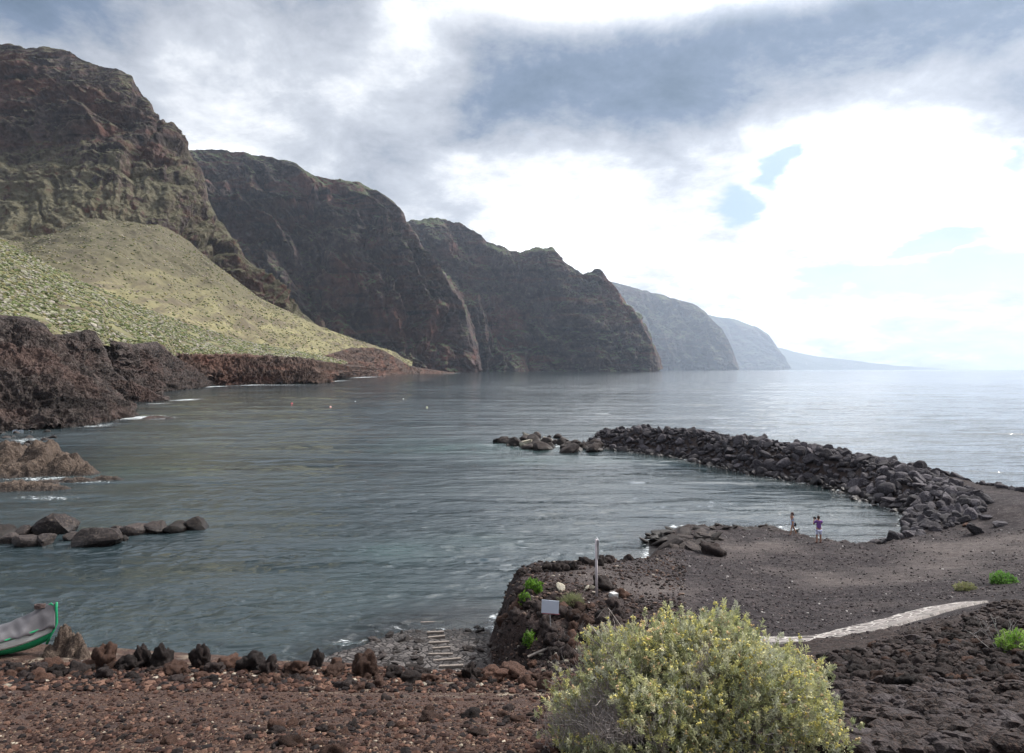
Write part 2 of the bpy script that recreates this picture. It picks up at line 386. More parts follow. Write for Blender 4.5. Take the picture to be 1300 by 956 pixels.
def scrub(name, G, n, r0, r1, mat, seed, label, thin=0.0, k=1.0):
    rng = np.random.default_rng(seed)
    nv, nu = G.shape[:2]; nv = int(nv*.8)
    i = rng.integers(0, nv-1, n); j = rng.integers(0, nu-1, n)
    a = rng.random((n, 1)); b = rng.random((n, 1))
    Pp = G[i, j]*(1-a)*(1-b)+G[i+1, j]*a*(1-b)+G[i, j+1]*(1-a)*b+G[i+1, j+1]*a*b
    dn = fbm(Pp[:, 0]/25, Pp[:, 1]/25, 0, 3, seed)
    Pp = Pp[dn > -.25+rng.random(n)*.3-thin]; n = len(Pp)
    V0, F0 = ICO[1]
    r = r0+(r1-r0)*rng.random(n)**2.2; r *= (np.hypot(Pp[:, 0], Pp[:, 1])/500)**.35
    J = 1+.45*(rng.random((n, len(V0), 1))-.5)
    sc = np.stack([r*(1+rng.random(n)*.5), r*(1+rng.random(n)*.5), r*.7], -1)[:, None, :]
    V = V0[None]*J*sc+Pp[:, None, :]+np.array([0, 0, .12])
    Fc = (F0[None]+(np.arange(n)*len(V0))[:, None, None]).reshape(-1, 3)
    pal = np.array([(.13, .17, .065), (.19, .22, .11), (.26, .28, .19), (.09, .115, .05), (.30, .30, .24), (.20, .20, .09)])
    c = pal[rng.integers(0, len(pal), n)]*(.8+.4*rng.random((n, 1)))*k
    me = mesh_np(name, V.reshape(-1, 3), Fc, False, mat, ccol=np.repeat(c, len(V0), 0))
    o = link(name, me); tag(o, label, 'scrub', None, 'stuff'); return o
def tint_mat(name, rough=.8, spec=.2, trans=0.0, nsc=3.0, hue=.0):
    m, t, out = new_mat(name)
    c = t.node('ShaderNodeAttribute', attribute_name='tint').outputs['Color']
    n = t.noise(t.node('ShaderNodeNewGeometry').outputs['Position'], nsc, 3)
    c = t.mix(1.0, c, t.mix(t.rng(n, .3, .7), (.75, .75, .75), (1.25, 1.25, 1.25)), 'MULTIPLY')
    b = finish(t, out, c, rough, None, spec=spec)
    if trans:
        tr = t.node('ShaderNodeBsdfTranslucent', inp={'Color': c}); mx = t.node('ShaderNodeMixShader', inp={0: trans})
        t.l.new(b.outputs[0], mx.inputs[1]); t.l.new(tr.outputs[0], mx.inputs[2]); t.l.new(mx.outputs[0], out.inputs['Surface'])
    return m
M['scrub'] = tint_mat('scrub', .95, .1, 0, .5)
scrub('scrub', G_near, 46000, .4, 1.5, M['scrub'], 3, 'low grey green shrubs dotting the green slope above the lava shore', k=np.array([.88, .80, .86]))
scrub('scrub', G_far, 15000, .5, 1.5, M['scrub'], 4, 'low shrubs dotting the khaki fan shaped slope', k=np.array([.95, .82, .85]))

# ------------------------------------------------------------------ lava coast on the left
def lava_disp(L, A, seed):
    def f(G, u, v):
        x, y, z = G[..., 0], G[..., 1], G[..., 2]
        w = fbm(x/L, y/L, z/L, 3, seed+30)*L*.5
        a = ridged((x+w)/L, (y-w)/L, z/L*.8, 5, seed, gain=.55)
        b = noise((x+w)/(L*.32), y/(L*.32), z/(L*.32), seed+8); b = np.abs(b)
        s = z*.9+x*.35+fbm(x/L, y/L, 0, 2, seed+2)*L*.3; fr = s/(L*.25); fr = fr-np.floor(fr)
        c = ridged(x/(L*.1), y/(L*.1), z/(L*.1), 3, seed+60)*.16
        return A*(a*1.15-b*1.1+fr*.3+c*1.4-.2)
    return f
loft('lava_coast', [
    sea([(-260, 108), (0, 133), (60, 140), (120, 148), (150, 164), (168, 178)], -1.2),
    [(-260, 480, 140), (0, 478, 150), (40, 486), (80, 497, 156), (120, 515), (150, 526, 170), (168, 531.5, 179)],
    [(-260, 385, 182), (0, 401, 188), (30, 402), (45, 406), (58, 414), (70, 428), (80, 442), (95, 458), (110, 470), (130, 490), (150, 513), (168, 529, 182)]],
    [0, .5, 1], 700, 420, lava_disp(9, 2.6, 5), M['lava'], back=(1.2, -.35), label='craggy lava bluff at the left edge of the photo')
loft('lava_coast', [
    sea([(40, 190), (100, 205), (153, 245), (190, 250), (218, 257)], -1.2),
    [(40, 470, 215), (100, 475, 225), (150, 498, 250), (190, 504, 254), (218, 511, 258)],
    [(40, 424, 250), (72, 425, 255), (100, 421, 260), (108, 417), (122, 420), (127, 429), (133, 442), (145, 468, 262), (160, 482), (176, 488), (200, 500), (218, 509.5, 262)]],
    [0, .5, 1], 520, 300, lava_disp(11, 3.2, 25), M['lava'], back=(1.15, -.35), label='second lava spur with a low ledge at its tip')
loft('lava_coast', [
    sea([(110, 310), (200, 367), (251, 440), (268, 530)], -1.2),
    [(110, 470, 330), (200, 478, 380), (245, 482, 450), (268, 489, 533)],
    [(110, 432, 330), (130, 430), (150, 434, 350), (170, 438), (190, 434, 400), (200, 435), (208, 440), (215, 448), (226, 455), (240, 466, 480), (255, 478, 515), (268, 488, 540)]],
    [0, .5, 1], 460, 260, lava_disp(16, 4.2, 35), M['lava'], back=(1.12, -.35), label='third lava spur stepping down to the water')
loft('lava_coast', [
    sea([(225, 470), (266, 530), (325, 556), (400, 585), (417, 650), (424, 930), (448, 1050), (475, 1350)], -1.2),
    [(225, 470, 490), (300, 474, 550), (398, 475, 600), (417, 475, 670), (440, 471, 980), (475, 471, 1360)],
    [(225, 452, 510), (270, 451), (300, 450, 570), (340, 452), (400, 458, 650), (440, 464, 1000), (475, 467, 1380)]],
    [0, .5, 1], 620, 200, lava_disp(15, 6, 45), M['lava_far'], back=(1.1, -.2), label='long low black sea cliff below the slopes')
loft('lava_coast', [
    sea([(395, 900), (440, 1080), (472, 1290), (520, 1750), (577, 2000)], -1.5),
    [(395, 456, 1050), (425, 447, 1130), (445, 441, 1250), (475, 441, 1400), (490, 446), (505, 455), (520, 464, 1900), (540, 468), (560, 471), (577, 473.6, 2080)]],
    [0, 1], 420, 130, lava_disp(34, 7, 55), M['lava_far'], back=(1.1, -.2), label='reddish brown point tapering into the sea under the cliff wall')

# ------------------------------------------------------------------ near ground (height field)
COAST = [(-70, 26), (-30, 25.2), (-10, 25.2), (-2.6, 24.8), (-1.3, 25.6), (-1.15, 28), (-1.0, 31), (-.7, 34), (.6, 35.4), (3, 35.6), (5, 37), (7.2, 41), (8.8, 45), (9.8, 48.3),
         (10.3, 50.5), (13, 53.6), (15.4, 53.4), (20.6, 52.5), (21.5, 50.4), (22.9, 48.5), (24.8, 47.4), (28, 49.6), (30.6, 53.5), (32.6, 57), (33.6, 60), (33.2, 64), (33.3, 70.6),
         (30.9, 75.3), (27.3, 81.7), (25.4, 88), (23, 95.2), (17.7, 102.5), (13.2, 108.8), (12.2, 114), (15, 116), (20.5, 112), (26, 105), (30, 98), (34, 90), (38, 82), (41.5, 74),
         (44, 66), (45, 60), (45.5, 54), (49, 48), (62, 42), (95, 30), (95, -45), (-70, -45)]
def poly_sd(x, y, poly):
    """signed distance, positive inside"""
    d = np.full(x.shape, 1e9); ins = np.zeros(x.shape, bool)
    n = len(poly)
    for i in range(n):
        ax, ay = poly[i]; bx, by = poly[(i+1) % n]
        ex, ey = bx-ax, by-ay; t = np.clip(((x-ax)*ex+(y-ay)*ey)/(ex*ex+ey*ey), 0, 1)
        d = np.minimum(d, np.hypot(x-ax-t*ex, y-ay-t*ey))
        c = ((ay > y) != (by > y)) & (x < (bx-ax)*(y-ay)/((by-ay) if by != ay else 1e-9)+ax)
        ins ^= c
    return np.where(ins, d, -d)
CT = [(0, 0, 10.6), (10, 0, 10.6), (-10, 0, 10), (0, -12, 12), (22, 0, 10.5), (-24, 0, 9), (-60, 0, 8), (-60, 20, 4.3), (60, 0, 11), (90, 20, 7), (60, 30, 4), (-40, -40, 14), (60, -40, 16),
      (0, 8, 7.7), (4, 8, 7.8), (2, 5, 9.0), (-8, 10, 6.7), (8, 7, 8.3), (-10, 18, 4.35), (-14, 19.5, 4.35), (-6, 18.6, 4.15), (-3, 18.4, 3.95), (0, 18.5, 3.7), (-20, 19, 4.6), (-1.5, 15, 4.9), (3, 15, 5.2), (-6, 13, 5.6),
      (1.3, 21.5, 2.7), (.8, 24.2, 2.0), (3.2, 21, 3.2), (6, 20, 3.9)]
for px, py, z in [(700, 805, 2.6), (672, 738, 2.8), (700, 740, 3.0), (660, 728, 2.6), (758, 757, 3.0), (720, 716, 2.9), (760, 713, 2.7), (800, 704, 2.1), (820, 770, 2.9), (800, 740, 2.6), (835, 694, 1.0),
                  (860, 690, .6), (850, 720, 1.5), (900, 700, .7), (900, 740, 1.8), (950, 720, 1.1), (1000, 700, .55), (1000, 720, .95), (1050, 700, .5), (1100, 720, 1.0), (1160, 700, 1.0), (1200, 690, 1.1), (1206, 674, .8),
                  (1250, 660, 1.4), (1290, 690, 1.8), (1000, 760, 1.9), (1000, 800, 2.7), (1100, 780, 2.6), (1200, 740, 2.1), (1290, 720, 2.3), (1290, 745, 2.9), (1240, 766, 3.2), (1150, 790, 3.3), (1040, 818, 3.2), (940, 800, 2.6),
                  (1300, 867, 6.8), (1060, 867, 6.6), (1180, 867, 6.7), (1150, 806, 5.1), (1270, 764, 4.9), (1320, 757, 4.9), (1060, 832, 5.0), (1250, 820, 5.9), (1150, 830, 5.8), (1290, 640, 2.3), (1270, 650, 1.9)]:
    CT.append(PZ(px, py, z))
CT += [(36.5, 55.5, 1.9), (38.3, 62.5, 2.0), (40.5, 58, 2.1), (38.8, 69, 2.5), (36.5, 76, 2.9), (33, 84, 3.1), (29.5, 91, 3.1), (25.5, 99, 3.1), (20, 106, 2.8), (14.5, 112, 1.9), (31.8, 50.8, 1.1), (34.5, 53, 1.4), (42, 50, 2.4)]
CT = np.array(CT)
_D = np.hypot(CT[:, None, 0]-CT[None, :, 0], CT[:, None, 1]-CT[None, :, 1])
_n = len(CT); _A = np.zeros((_n+3, _n+3)); _A[:_n, :_n] = _D; _A[:_n, _n] = 1; _A[:_n, _n+1:] = CT[:, :2]; _A[_n, :_n] = 1; _A[_n+1:, :_n] = CT[:, :2].T
_A[:_n, :_n] -= np.eye(_n)*.15
_w = np.linalg.solve(_A, np.concatenate([CT[:, 2], np.zeros(3)]))
def plateau(x, y):
    z = _w[_n]+_w[_n+1]*x+_w[_n+2]*y
    for i in range(_n): z = z+_w[i]*np.hypot(x-CT[i, 0], y-CT[i, 1])
    return z
WC = np.array([(-30, 25, 6.2), (-8, 25, 6.2), (-2.6, 24, 5.2), (-1.1, 28, 1.3), (-.9, 33, 1.2), (4, 36, 1.5), (8, 43, 2), (11, 52, 3), (16, 53, 3.5), (21, 51, 2.5), (24.5, 47.5, 2.2), (29, 51, 2.5), (33.5, 60, 3.2), (31, 75, 3.6),
               (25, 88, 3.6), (17, 103, 3.4), (13, 111, 2.6), (22, 110, 3.6), (32, 94, 3.6), (40, 78, 3.6), (45, 62, 3.6), (60, 43, 5)])
RAMP = [(-9.5, 18), (-8.6, 27), (-6.6, 31), (-5.0, 33.4), (-2.0, 34.8), (-.2, 34), (0, 24), (.5, 18)]
PATH = [PZ(*p) for p in [(960, 818, 3.0), (1000, 818, 3.1), (1040, 816, 3.2), (1075, 812, 3.22), (1105, 803, 3.25), (1150, 788, 3.3), (1200, 775, 3.28), (1240, 766, 3.25)]]
def line_d(x, y, pts):
    d = np.full(x.shape, 1e9)
    for (a, b) in zip(pts[:-1], pts[1:]):
        ex, ey = b[0]-a[0], b[1]-a[1]; t = np.clip(((x-a[0])*ex+(y-a[1])*ey)/(ex*ex+ey*ey), 0, 1)
        d = np.minimum(d, np.hypot(x-a[0]-t*ex, y-a[1]-t*ey))
    return d
def fields(x, y):
    wob = fbm(x/3, y/3, 0, 4, 2)*1.0
    near_prom = np.exp(-((x+1)/2.5)**2-((y-29)/6)**2)
    sd = poly_sd(x, y, COAST)+wob*(.35+.35*near_prom)
    w = np.zeros(x.shape); ws = np.zeros(x.shape)
    for cx, cy, cw in WC:
        k = 1/((x-cx)**2+(y-cy)**2+.5)**1.5; w += k*cw; ws += k
    w /= ws
    pl = np.maximum(plateau(x, y), .25)
    s = sst(0, 1, sd/w)
    pd = line_d(x, y, PATH)
    pm = 1-sst(1.2, 1.9, pd)
    steep = s*(1-s)*4
    A = pl*s
    zA = np.where(sd > 0, A, -.3-np.minimum(-sd*.14, 5.5))
    # lava roughness: strong on drops and headland front, mild on gravel
    head = np.exp(-((x-1.2)/3.2)**2-((y-26.5)/3.2)**2)
    slope_r = sst(15.5, 13, np.abs(y-12))*sst(3.5, 6, x)*sst(23, 20.5, y)*sst(6, 9, y)
    rough = .05+np.clip(steep, 0, 1)*.38+head*.42+slope_r*.2
    brk = sst(57, 62, y); rough = rough*(1-brk)+.25*brk
    rough = rough*(1-pm)+.012*pm
    nz = (ridged(x/1.7, y/1.7, zA/1.7, 5, 12)-.35)*1.1
    zA = zA+nz*rough*np.where(sd > -.5, 1, .6)
    zA = zA+fbm(x/6, y/6, 0, 3, 40)*.22*sst(0, 6, sd)*(1-pm)+fbm(x/.5, y/.5, 0, 2, 41)*.035*sst(-.5, 1, sd)*(1-pm)
    # slipway
    rs = sst(0, .9, poly_sd(x, y, RAMP)+wob*.3)
    zr = .15*(32.4-y); vc = noise(x/.32, y/.42, 0, 70); zr = zr+np.abs(vc)*.10-.02+fbm(x/2, y/2, 0, 2, 71)*.08
    zr = np.where(rs > 0, zr-(1-rs)*1.2, -9)
    zr = np.minimum(zr, 2.0)
    z = np.maximum(zA, zr)
    ramp = ((zr > zA) & (rs > .05)).astype(float)
    return z, sd, steep, head, slope_r, ramp, pm
def ground_z(x, y):
    x = np.atleast_1d(np.asarray(x, float)); y = np.atleast_1d(np.asarray(y, float))
    return fields(x, y)[0]
def gz(x, y): return float(ground_z(x, y)[0])

TANS = [(*PZ(px, py, zz)[:2], r) for px, py, zz, r in [(790, 735, 2.9, 2.4), (760, 733, 3.0, 1.6), (830, 745, 2.4, 2.2), (1230, 690, 1.7, 4.0), (1280, 680, 2.0, 3.5), (1180, 720, 1.6, 2.6), (1060, 735, 1.3, 2.8), (1130, 730, 1.5, 2.2), (930, 697, .6, 2.4), (980, 695, .5, 2.0), (1210, 705, 1.7, 3)]]
def tan_mask(X, Y):
    tan = np.zeros(X.shape)
    for cx, cy, r in TANS: tan = np.maximum(tan, np.exp(-((X-cx)/r)**2-((Y-cy)/r)**2))
    return np.clip(tan*.95+fbm(X/2.5, Y/2.5, 0, 4, 55)*.9, 0, 1)
def ground_patch(name, x0, x1, y0, y1, st, lift=0.0):
    xs = np.arange(x0, x1+st*.5, st); ys = np.arange(y0, y1+st*.5, st)
    X, Y = np.meshgrid(xs, ys)
    z, sd, steep, head, sl, ramp, pm = fields(X, Y)
    fine = (ridged(X/.45, Y/.45, z/.45, 4, 90)-.4)*.16*(np.clip(steep, 0, 1)*.9+head+sl*.5)*(1-pm)*(1-ramp)
    z = z+fine
    # zones of real soil colour: tan trodden dirt, red brown soil, cobbles, dark lava
    tan = tan_mask(X, Y)*sst(.2, 1.2, sd)
    edge = sst(3.2, .8, np.abs(Y-18.0))*sst(3.2, 1.0, X)
    lime = np.clip(edge*.5+fbm(X/.45, Y/.45, 0, 4, 56)*2.6-.6, 0, 1)*edge
    red = np.clip(sst(24, 21, Y)*sst(5, 2, X)+head*.6, 0, 1)
    dark = np.clip(np.clip(steep, 0, 1)*.8+sl+head*.3+sst(57, 62, Y)*.5, 0, 1)*(1-ramp)
    me = mesh_np(name, np.stack([X, Y, z+lift], -1).reshape(-1, 3), grid_faces(len(xs), len(ys)), True, M['ground'],
                 attrs={'tan': tan, 'lime': lime, 'red': red, 'dark': dark, 'cobble': ramp})
    return me
def mk_ground():
    m, t, out = new_mat('ground')
    geo = t.node('ShaderNodeNewGeometry'); pos = geo.outputs['Position']
    A = lambda n: t.node('ShaderNodeAttribute', attribute_name=n).outputs['Fac']
    n1 = t.noise(pos, .6, 5, .6); n2 = t.noise(pos, 7, 5, .7); n3 = t.noise(pos, 2.2, 4, .6)
    sp = t.vor(pos, 5.5, out='Distance'); spc = t.vor(pos, 5.5, out='Color')
    sp2 = t.vor(pos, 11, out='Distance'); spc2 = t.vor(pos, 11, out='Color')
    c = t.mix(t.rng(n1, .35, .65), (.055, .043, .043), (.085, .066, .064))
    c = t.mix(t.rng(n2, .45, .7), c, (.12, .095, .09))
    c = t.mix(t.rng(n2, .42, .3), c, (.03, .024, .025))
    g1 = t.noise(pos, 2.6, 8, .82); g2 = t.vor(pos, 3.4)
    c = t.mix(1.0, c, (.29, .28, .315), 'MULTIPLY')
    c = t.mix(t.rng(g1, .50, .66, 0, .9), c, (.095, .077, .08)); c = t.mix(t.rng(g1, .47, .36, 0, .9), c, (.018, .015, .016))
    c = t.mix(t.rng(g2, .22, .1, 0, .6), c, (.022, .018, .019))
    c = t.mix(t.math('MULTIPLY', A('tan'), t.rng(g1, .35, .6, .35, .85)), c, t.mix(t.rng(n2, .3, .7), (.085, .07, .067), (.17, .142, .13)))
    c = t.mix(t.math('MULTIPLY', A('red'), t.rng(n3, .3, .6, .35, 1)), c, t.mix(t.rng(n2, .3, .7), (.05, .029, .024), (.12, .07, .052)))
    c = t.mix(t.math('MULTIPLY', A('dark'), .85), c, t.mix(t.rng(n2, .35, .7), (.018, .014, .014), (.075, .052, .045)))
    c = t.mix(A('lime'), c, t.mix(t.rng(n2, .3, .7), (.30, .25, .19), (.44, .38, .30)))
    # scattered pale pebbles
    ps = t.math('MULTIPLY', t.rng(sp, .16, .12), t.math('GREATER_THAN', t.sep(spc)[0], .955))
    ps2 = t.math('MULTIPLY', t.rng(sp2, .2, .15), t.math('GREATER_THAN', t.sep(spc2)[0], .93))
    c = t.mix(ps, c, (.42, .39, .36)); c = t.mix(t.math('MULTIPLY', ps2, .7), c, (.25, .22, .21))
    # cobbles of the slipway
    vd = t.vor(t.scale(pos, 1, .8, 1), 3.1, 'DISTANCE_TO_EDGE'); vc = t.vor(t.scale(pos, 1, .8, 1), 3.1, out='Color')
    cob = t.mix(t.sep(vc)[0], (.055, .048, .048), (.15, .135, .13)); cob = t.mix(t.rng(vd, .10, .03), cob, (.022, .019, .019))
    c = t.mix(A('cobble'), c, cob)
    wz = t.math('ADD', t.sep(pos)[2], t.rng(n3, 0, 1, -.2, .2)); wm = t.rng(wz, .08, .50, 1, 0)
    c = t.mix(wm, c, t.mix(1.0, c, (.4, .37, .35), 'MULTIPLY'))
    bh = t.math('ADD', n2, t.math('MULTIPLY', t.rng(sp2, 0, .5), -.5)); bh = t.math('ADD', bh, t.math('MULTIPLY', g1, 1.6)); bh = t.math('ADD', bh, t.math('MULTIPLY', t.math('MULTIPLY', t.rng(vd, 0, .15), A('cobble')), 1.2))
    finish(t, out, c, t.rng(wm, 0, 1, .92, .3), bh, .9, .07, .25); return m
M['ground'] = mk_ground()
me = ground_patch('ground', -26, 48, 1.5, 60, .13)
o = link('ground', me); tag(o, 'dark volcanic gravel ground with trodden tan patches round the cove', None, None, 'structure')
me = ground_patch('breakwater_core', 8, 54, 60, 122, .4)
o = link('ground', me); tag(o, 'dark earth bank under the boulders of the breakwater', None, None, 'structure')
for (a, b, c, d) in [(-70, -26, 1.5, 60), (48, 94, 1.5, 60), (-70, 94, -44.7, 1.5)]:
    me = ground_patch('ground', a, b, c, d, .55, -.0)
    o = link('ground', me); tag(o, 'dark ground beyond the frame', None, None, 'structure')

# ------------------------------------------------------------------ water
def mk_water():
    m, t, out = new_mat('water')
    pos = t.node('ShaderNodeNewGeometry').outputs['Position']
    sh = t.node('ShaderNodeAttribute', attribute_name='shallow').outputs['Fac']
    fo = t.node('ShaderNodeAttribute', attribute_name='foam').outputs['Fac']
    tl = t.node('ShaderNodeAttribute', attribute_name='teal').outputs['Fac']
    r1 = (0, 0, rad(8)); 
    a = t.noise(t.scale(pos, .42, 1.25, 1, r1), 1.5, 3, .6, .3)
    b = t.noise(t.scale(pos, .5, 1.2, 1, (0, 0, rad(-14))), 5.2, 3, .6, .2)
    c_ = t.noise(t.scale(pos, .35, 1.0, 1, (0, 0, rad(4))), .34, 3, .55)
    g = t.noise(t.scale(pos, .012, .05, 1, (0, 0, rad(5))), 1, 4, .6)          # gust patches
    g2 = t.noise(t.scale(pos, .0006, .006, 1, (0, 0, rad(2))), 1, 4, .6)
    gust = t.math('ADD', t.rng(g, .35, .65, .45, 1.15), t.rng(g2, .35, .65, -.25, .25))
    hgt = t.math('ADD', t.math('MULTIPLY', a, .30), t.math('MULTIPLY', b, .12)); hgt = t.math('ADD', hgt, t.math('MULTIPLY', c_, .75))
    far = t.noise(t.scale(pos, .4, 1, 1, (0, 0, rad(5))), .085, 4, .6); hgt = t.math('ADD', hgt, t.math('MULTIPLY', far, 2.6))
    hgt = t.math('MULTIPLY', hgt, gust)
    bn = t.node('ShaderNodeBump', inp={'Strength': 1.0, 'Distance': .36, 'Height': hgt})
    deep = t.mix(t.rng(g, .4, .62), (.022, .034, .039), (.040, .055, .060))
    col = t.mix(tl, deep, t.mix(t.rng(a, .3, .7), (.050, .095, .092), (.075, .125, .12)))
    base = t.node('ShaderNodeBsdfPrincipled', inp={'Base Color': col, 'Roughness': .06, 'IOR': 1.42, 'Normal': bn.outputs[0]})
    trn = t.node('ShaderNodeBsdfTransparent', inp={'Color': (.62, .72, .70, 1)})
    gl = t.node('ShaderNodeBsdfGlossy', inp={'Roughness': .06, 'Normal': bn.outputs[0], 'Color': (1, 1, 1, 1)})
    fr = t.node('ShaderNodeFresnel', inp={'IOR': 1.40, 'Normal': bn.outputs[0]})
    cl = t.node('ShaderNodeMixShader'); t.l.new(fr.outputs[0], cl.inputs[0]); t.l.new(trn.outputs[0], cl.inputs[1]); t.l.new(gl.outputs[0], cl.inputs[2])
    mx = t.node('ShaderNodeMixShader'); t.l.new(t.math('MULTIPLY', sh, .9), mx.inputs[0]); t.l.new(base.outputs[0], mx.inputs[1]); t.l.new(cl.outputs[0], mx.inputs[2])
    fn = t.noise(t.scale(pos, .8, 1.4, 1), 2.1, 7, .75, 1.0)
    fm = t.math('MULTIPLY', t.rng(t.math('ADD', fn, t.math('MULTIPLY', fo, .22)), .66, .76), t.rng(fo, .1, .5))
    fd = t.node('ShaderNodeBsdfDiffuse', inp={'Color': (.72, .76, .78, 1)})
    m2 = t.node('ShaderNodeMixShader'); t.l.new(fm, m2.inputs[0]); t.l.new(mx.outputs[0], m2.inputs[1]); t.l.new(fd.outputs[0], m2.inputs[2])
    t.l.new(m2.outputs[0], out.inputs['Surface']); return m
M['water'] = mk_water()
def build_water():
    r = [4.0]
    while r[-1] < 46000: r.append(r[-1]*(1.0062 if r[-1] > 24 and r[-1] < 700 else 1.02 if r[-1] < 24 else 1.03))
    r = np.array(r)
    a1 = np.linspace(rad(-47), rad(47), 900); a0 = np.linspace(rad(-180), rad(-47), 60)[:-1]; a2 = np.linspace(rad(47), rad(180), 60)[1:]
    a = np.concatenate([a0, a1, a2]); Rr, Aa = np.meshgrid(r, a, indexing='ij')
    X = Rr*np.sin(Aa); Y = Rr*np.cos(Aa)
    def wave(lx, ly, rot, amp, seed):
        c, s = math.cos(rot), math.sin(rot); x = X*c+Y*s; y = -X*s+Y*c
        n = noise(x/lx, y/ly, 0, seed)
        fade = np.clip(2.2-(Rr*.0062)/(ly/3.0), 0, 1)
        return (1-2*np.abs(n))*amp*fade+n*amp*.6*fade
    patch = fbm(X/22, Y/14, 0, 3, 5)
    Z = (wave(1.9, .72, rad(8), .064, 3)+wave(1.1, .42, rad(-10), .036, 4))*(1.0+patch*1.0)+wave(9, 3.2, rad(5), .03, 6)
    cal = np.clip(Rr/90, .35, 1)
    Z = Z+wave(6.0, 1.7, rad(6), .055, 13)*cal+(wave(14, 4.0, rad(3), .10, 14)+wave(34, 10, rad(6), .16, 15))*np.clip((Rr-60)/90, 0, 1)
    inl = (Rr < 150); q = np.ones(X.shape); q[inl] = np.clip(-poly_sd(X[inl], Y[inl], COAST)/5, .25, 1); Z = Z*q
    m = (Rr < 150)
    shallow = np.zeros(X.shape); foam = np.zeros(X.shape); teal = np.zeros(X.shape)
    xx, yy = X[m], Y[m]
    sd = poly_sd(xx, yy, COAST); rs = poly_sd(xx, yy, RAMP)
    shallow[m] = np.maximum(np.clip(1-(-sd)/3.0, 0, 1)*.8, np.clip((rs+3.2)/3.2, 0, 1))*(1-.0*xx)
    f = np.exp(-((sd-.1+.8*fbm(xx/1.2, yy/1.2, 0, 3, 99))/.6)**2)*1.0*(yy > 30)
    f = np.maximum(f, np.exp(-((yy-32.2+fbm(xx/1.5, 0, 0, 2, 9)*1.2)/.5)**2)*np.clip((rs+1), 0, 1)*.55)
    f = np.maximum(f, np.exp(-((xx-5)/6)**2-((yy-112)/3)**2)*.75)
    foam[m] = f*.85
    for px, py, rx, ry, v in FOAM:
        d = H*F/(py-HY); cx = (px-650)/F*d; foam = np.maximum(foam, v*np.exp(-((X-cx)/(rx/F*d))**2-((Y-d)/(ry*d*d/F/H))**2))
    for px, py, rx, ry, v in TEAL:
        d = H*F/(py-HY); cx = (px-650)/F*d; teal = np.maximum(teal, v*np.exp(-((X-cx)/(rx/F*d))**2-((Y-d)/(ry*d*d/F/H))**2))
    teal = np.clip(teal*(.8+fbm(X/6, Y/9, 0, 3, 77)*.9), 0, 1)
    me = mesh_np('water', np.stack([X, Y, Z], -1).reshape(-1, 3), grid_faces(len(a), len(r)), True, M['water'], attrs={'shallow': shallow, 'foam': foam, 'teal': teal})
    o = link('water', me); tag(o, 'rippled grey green sea filling the cove and reaching the horizon', None, None, 'structure')
FOAM = [(175, 531, 32, 4, 1), (205, 532, 25, 2, .9), (120, 541, 30, 3, .8), (235, 508, 18, 2, 1), (20, 562, 30, 10, .7), (60, 608, 70, 3, .8), (110, 613, 50, 2, .7), (60, 633, 50, 3, .7), (270, 491, 16, 1.5, 1), (200, 513, 20, 1.5, .7),
        (425, 484, 14, 1.4, 1), (460, 479, 20, 1.2, 1), (350, 489, 60, 1, .7), (575, 474, 8, .8, .9), (320, 489, 20, 1.2, .9), (560, 815, 70, 7, .6), (930, 672, 60, 4, .8), (850, 690, 25, 6, .8), (1060, 692, 30, 4, .9), (720, 566, 40, 4, .9), (675, 568, 30, 3, .9),
        (1000, 670, 40, 3, .7), (440, 815, 25, 4, .75), (235, 655, 40, 3, .35)]
TEAL = [(600, 570, 110, 7, .75), (520, 700, 90, 14, .4), (590, 690, 60, 12, .35), (700, 585, 100, 6, .5), (160, 600, 60, 10, .35), (900, 585, 120, 8, .25), (470, 740, 80, 30, .15), (540, 560, 50, 5, .3)]
build_water()

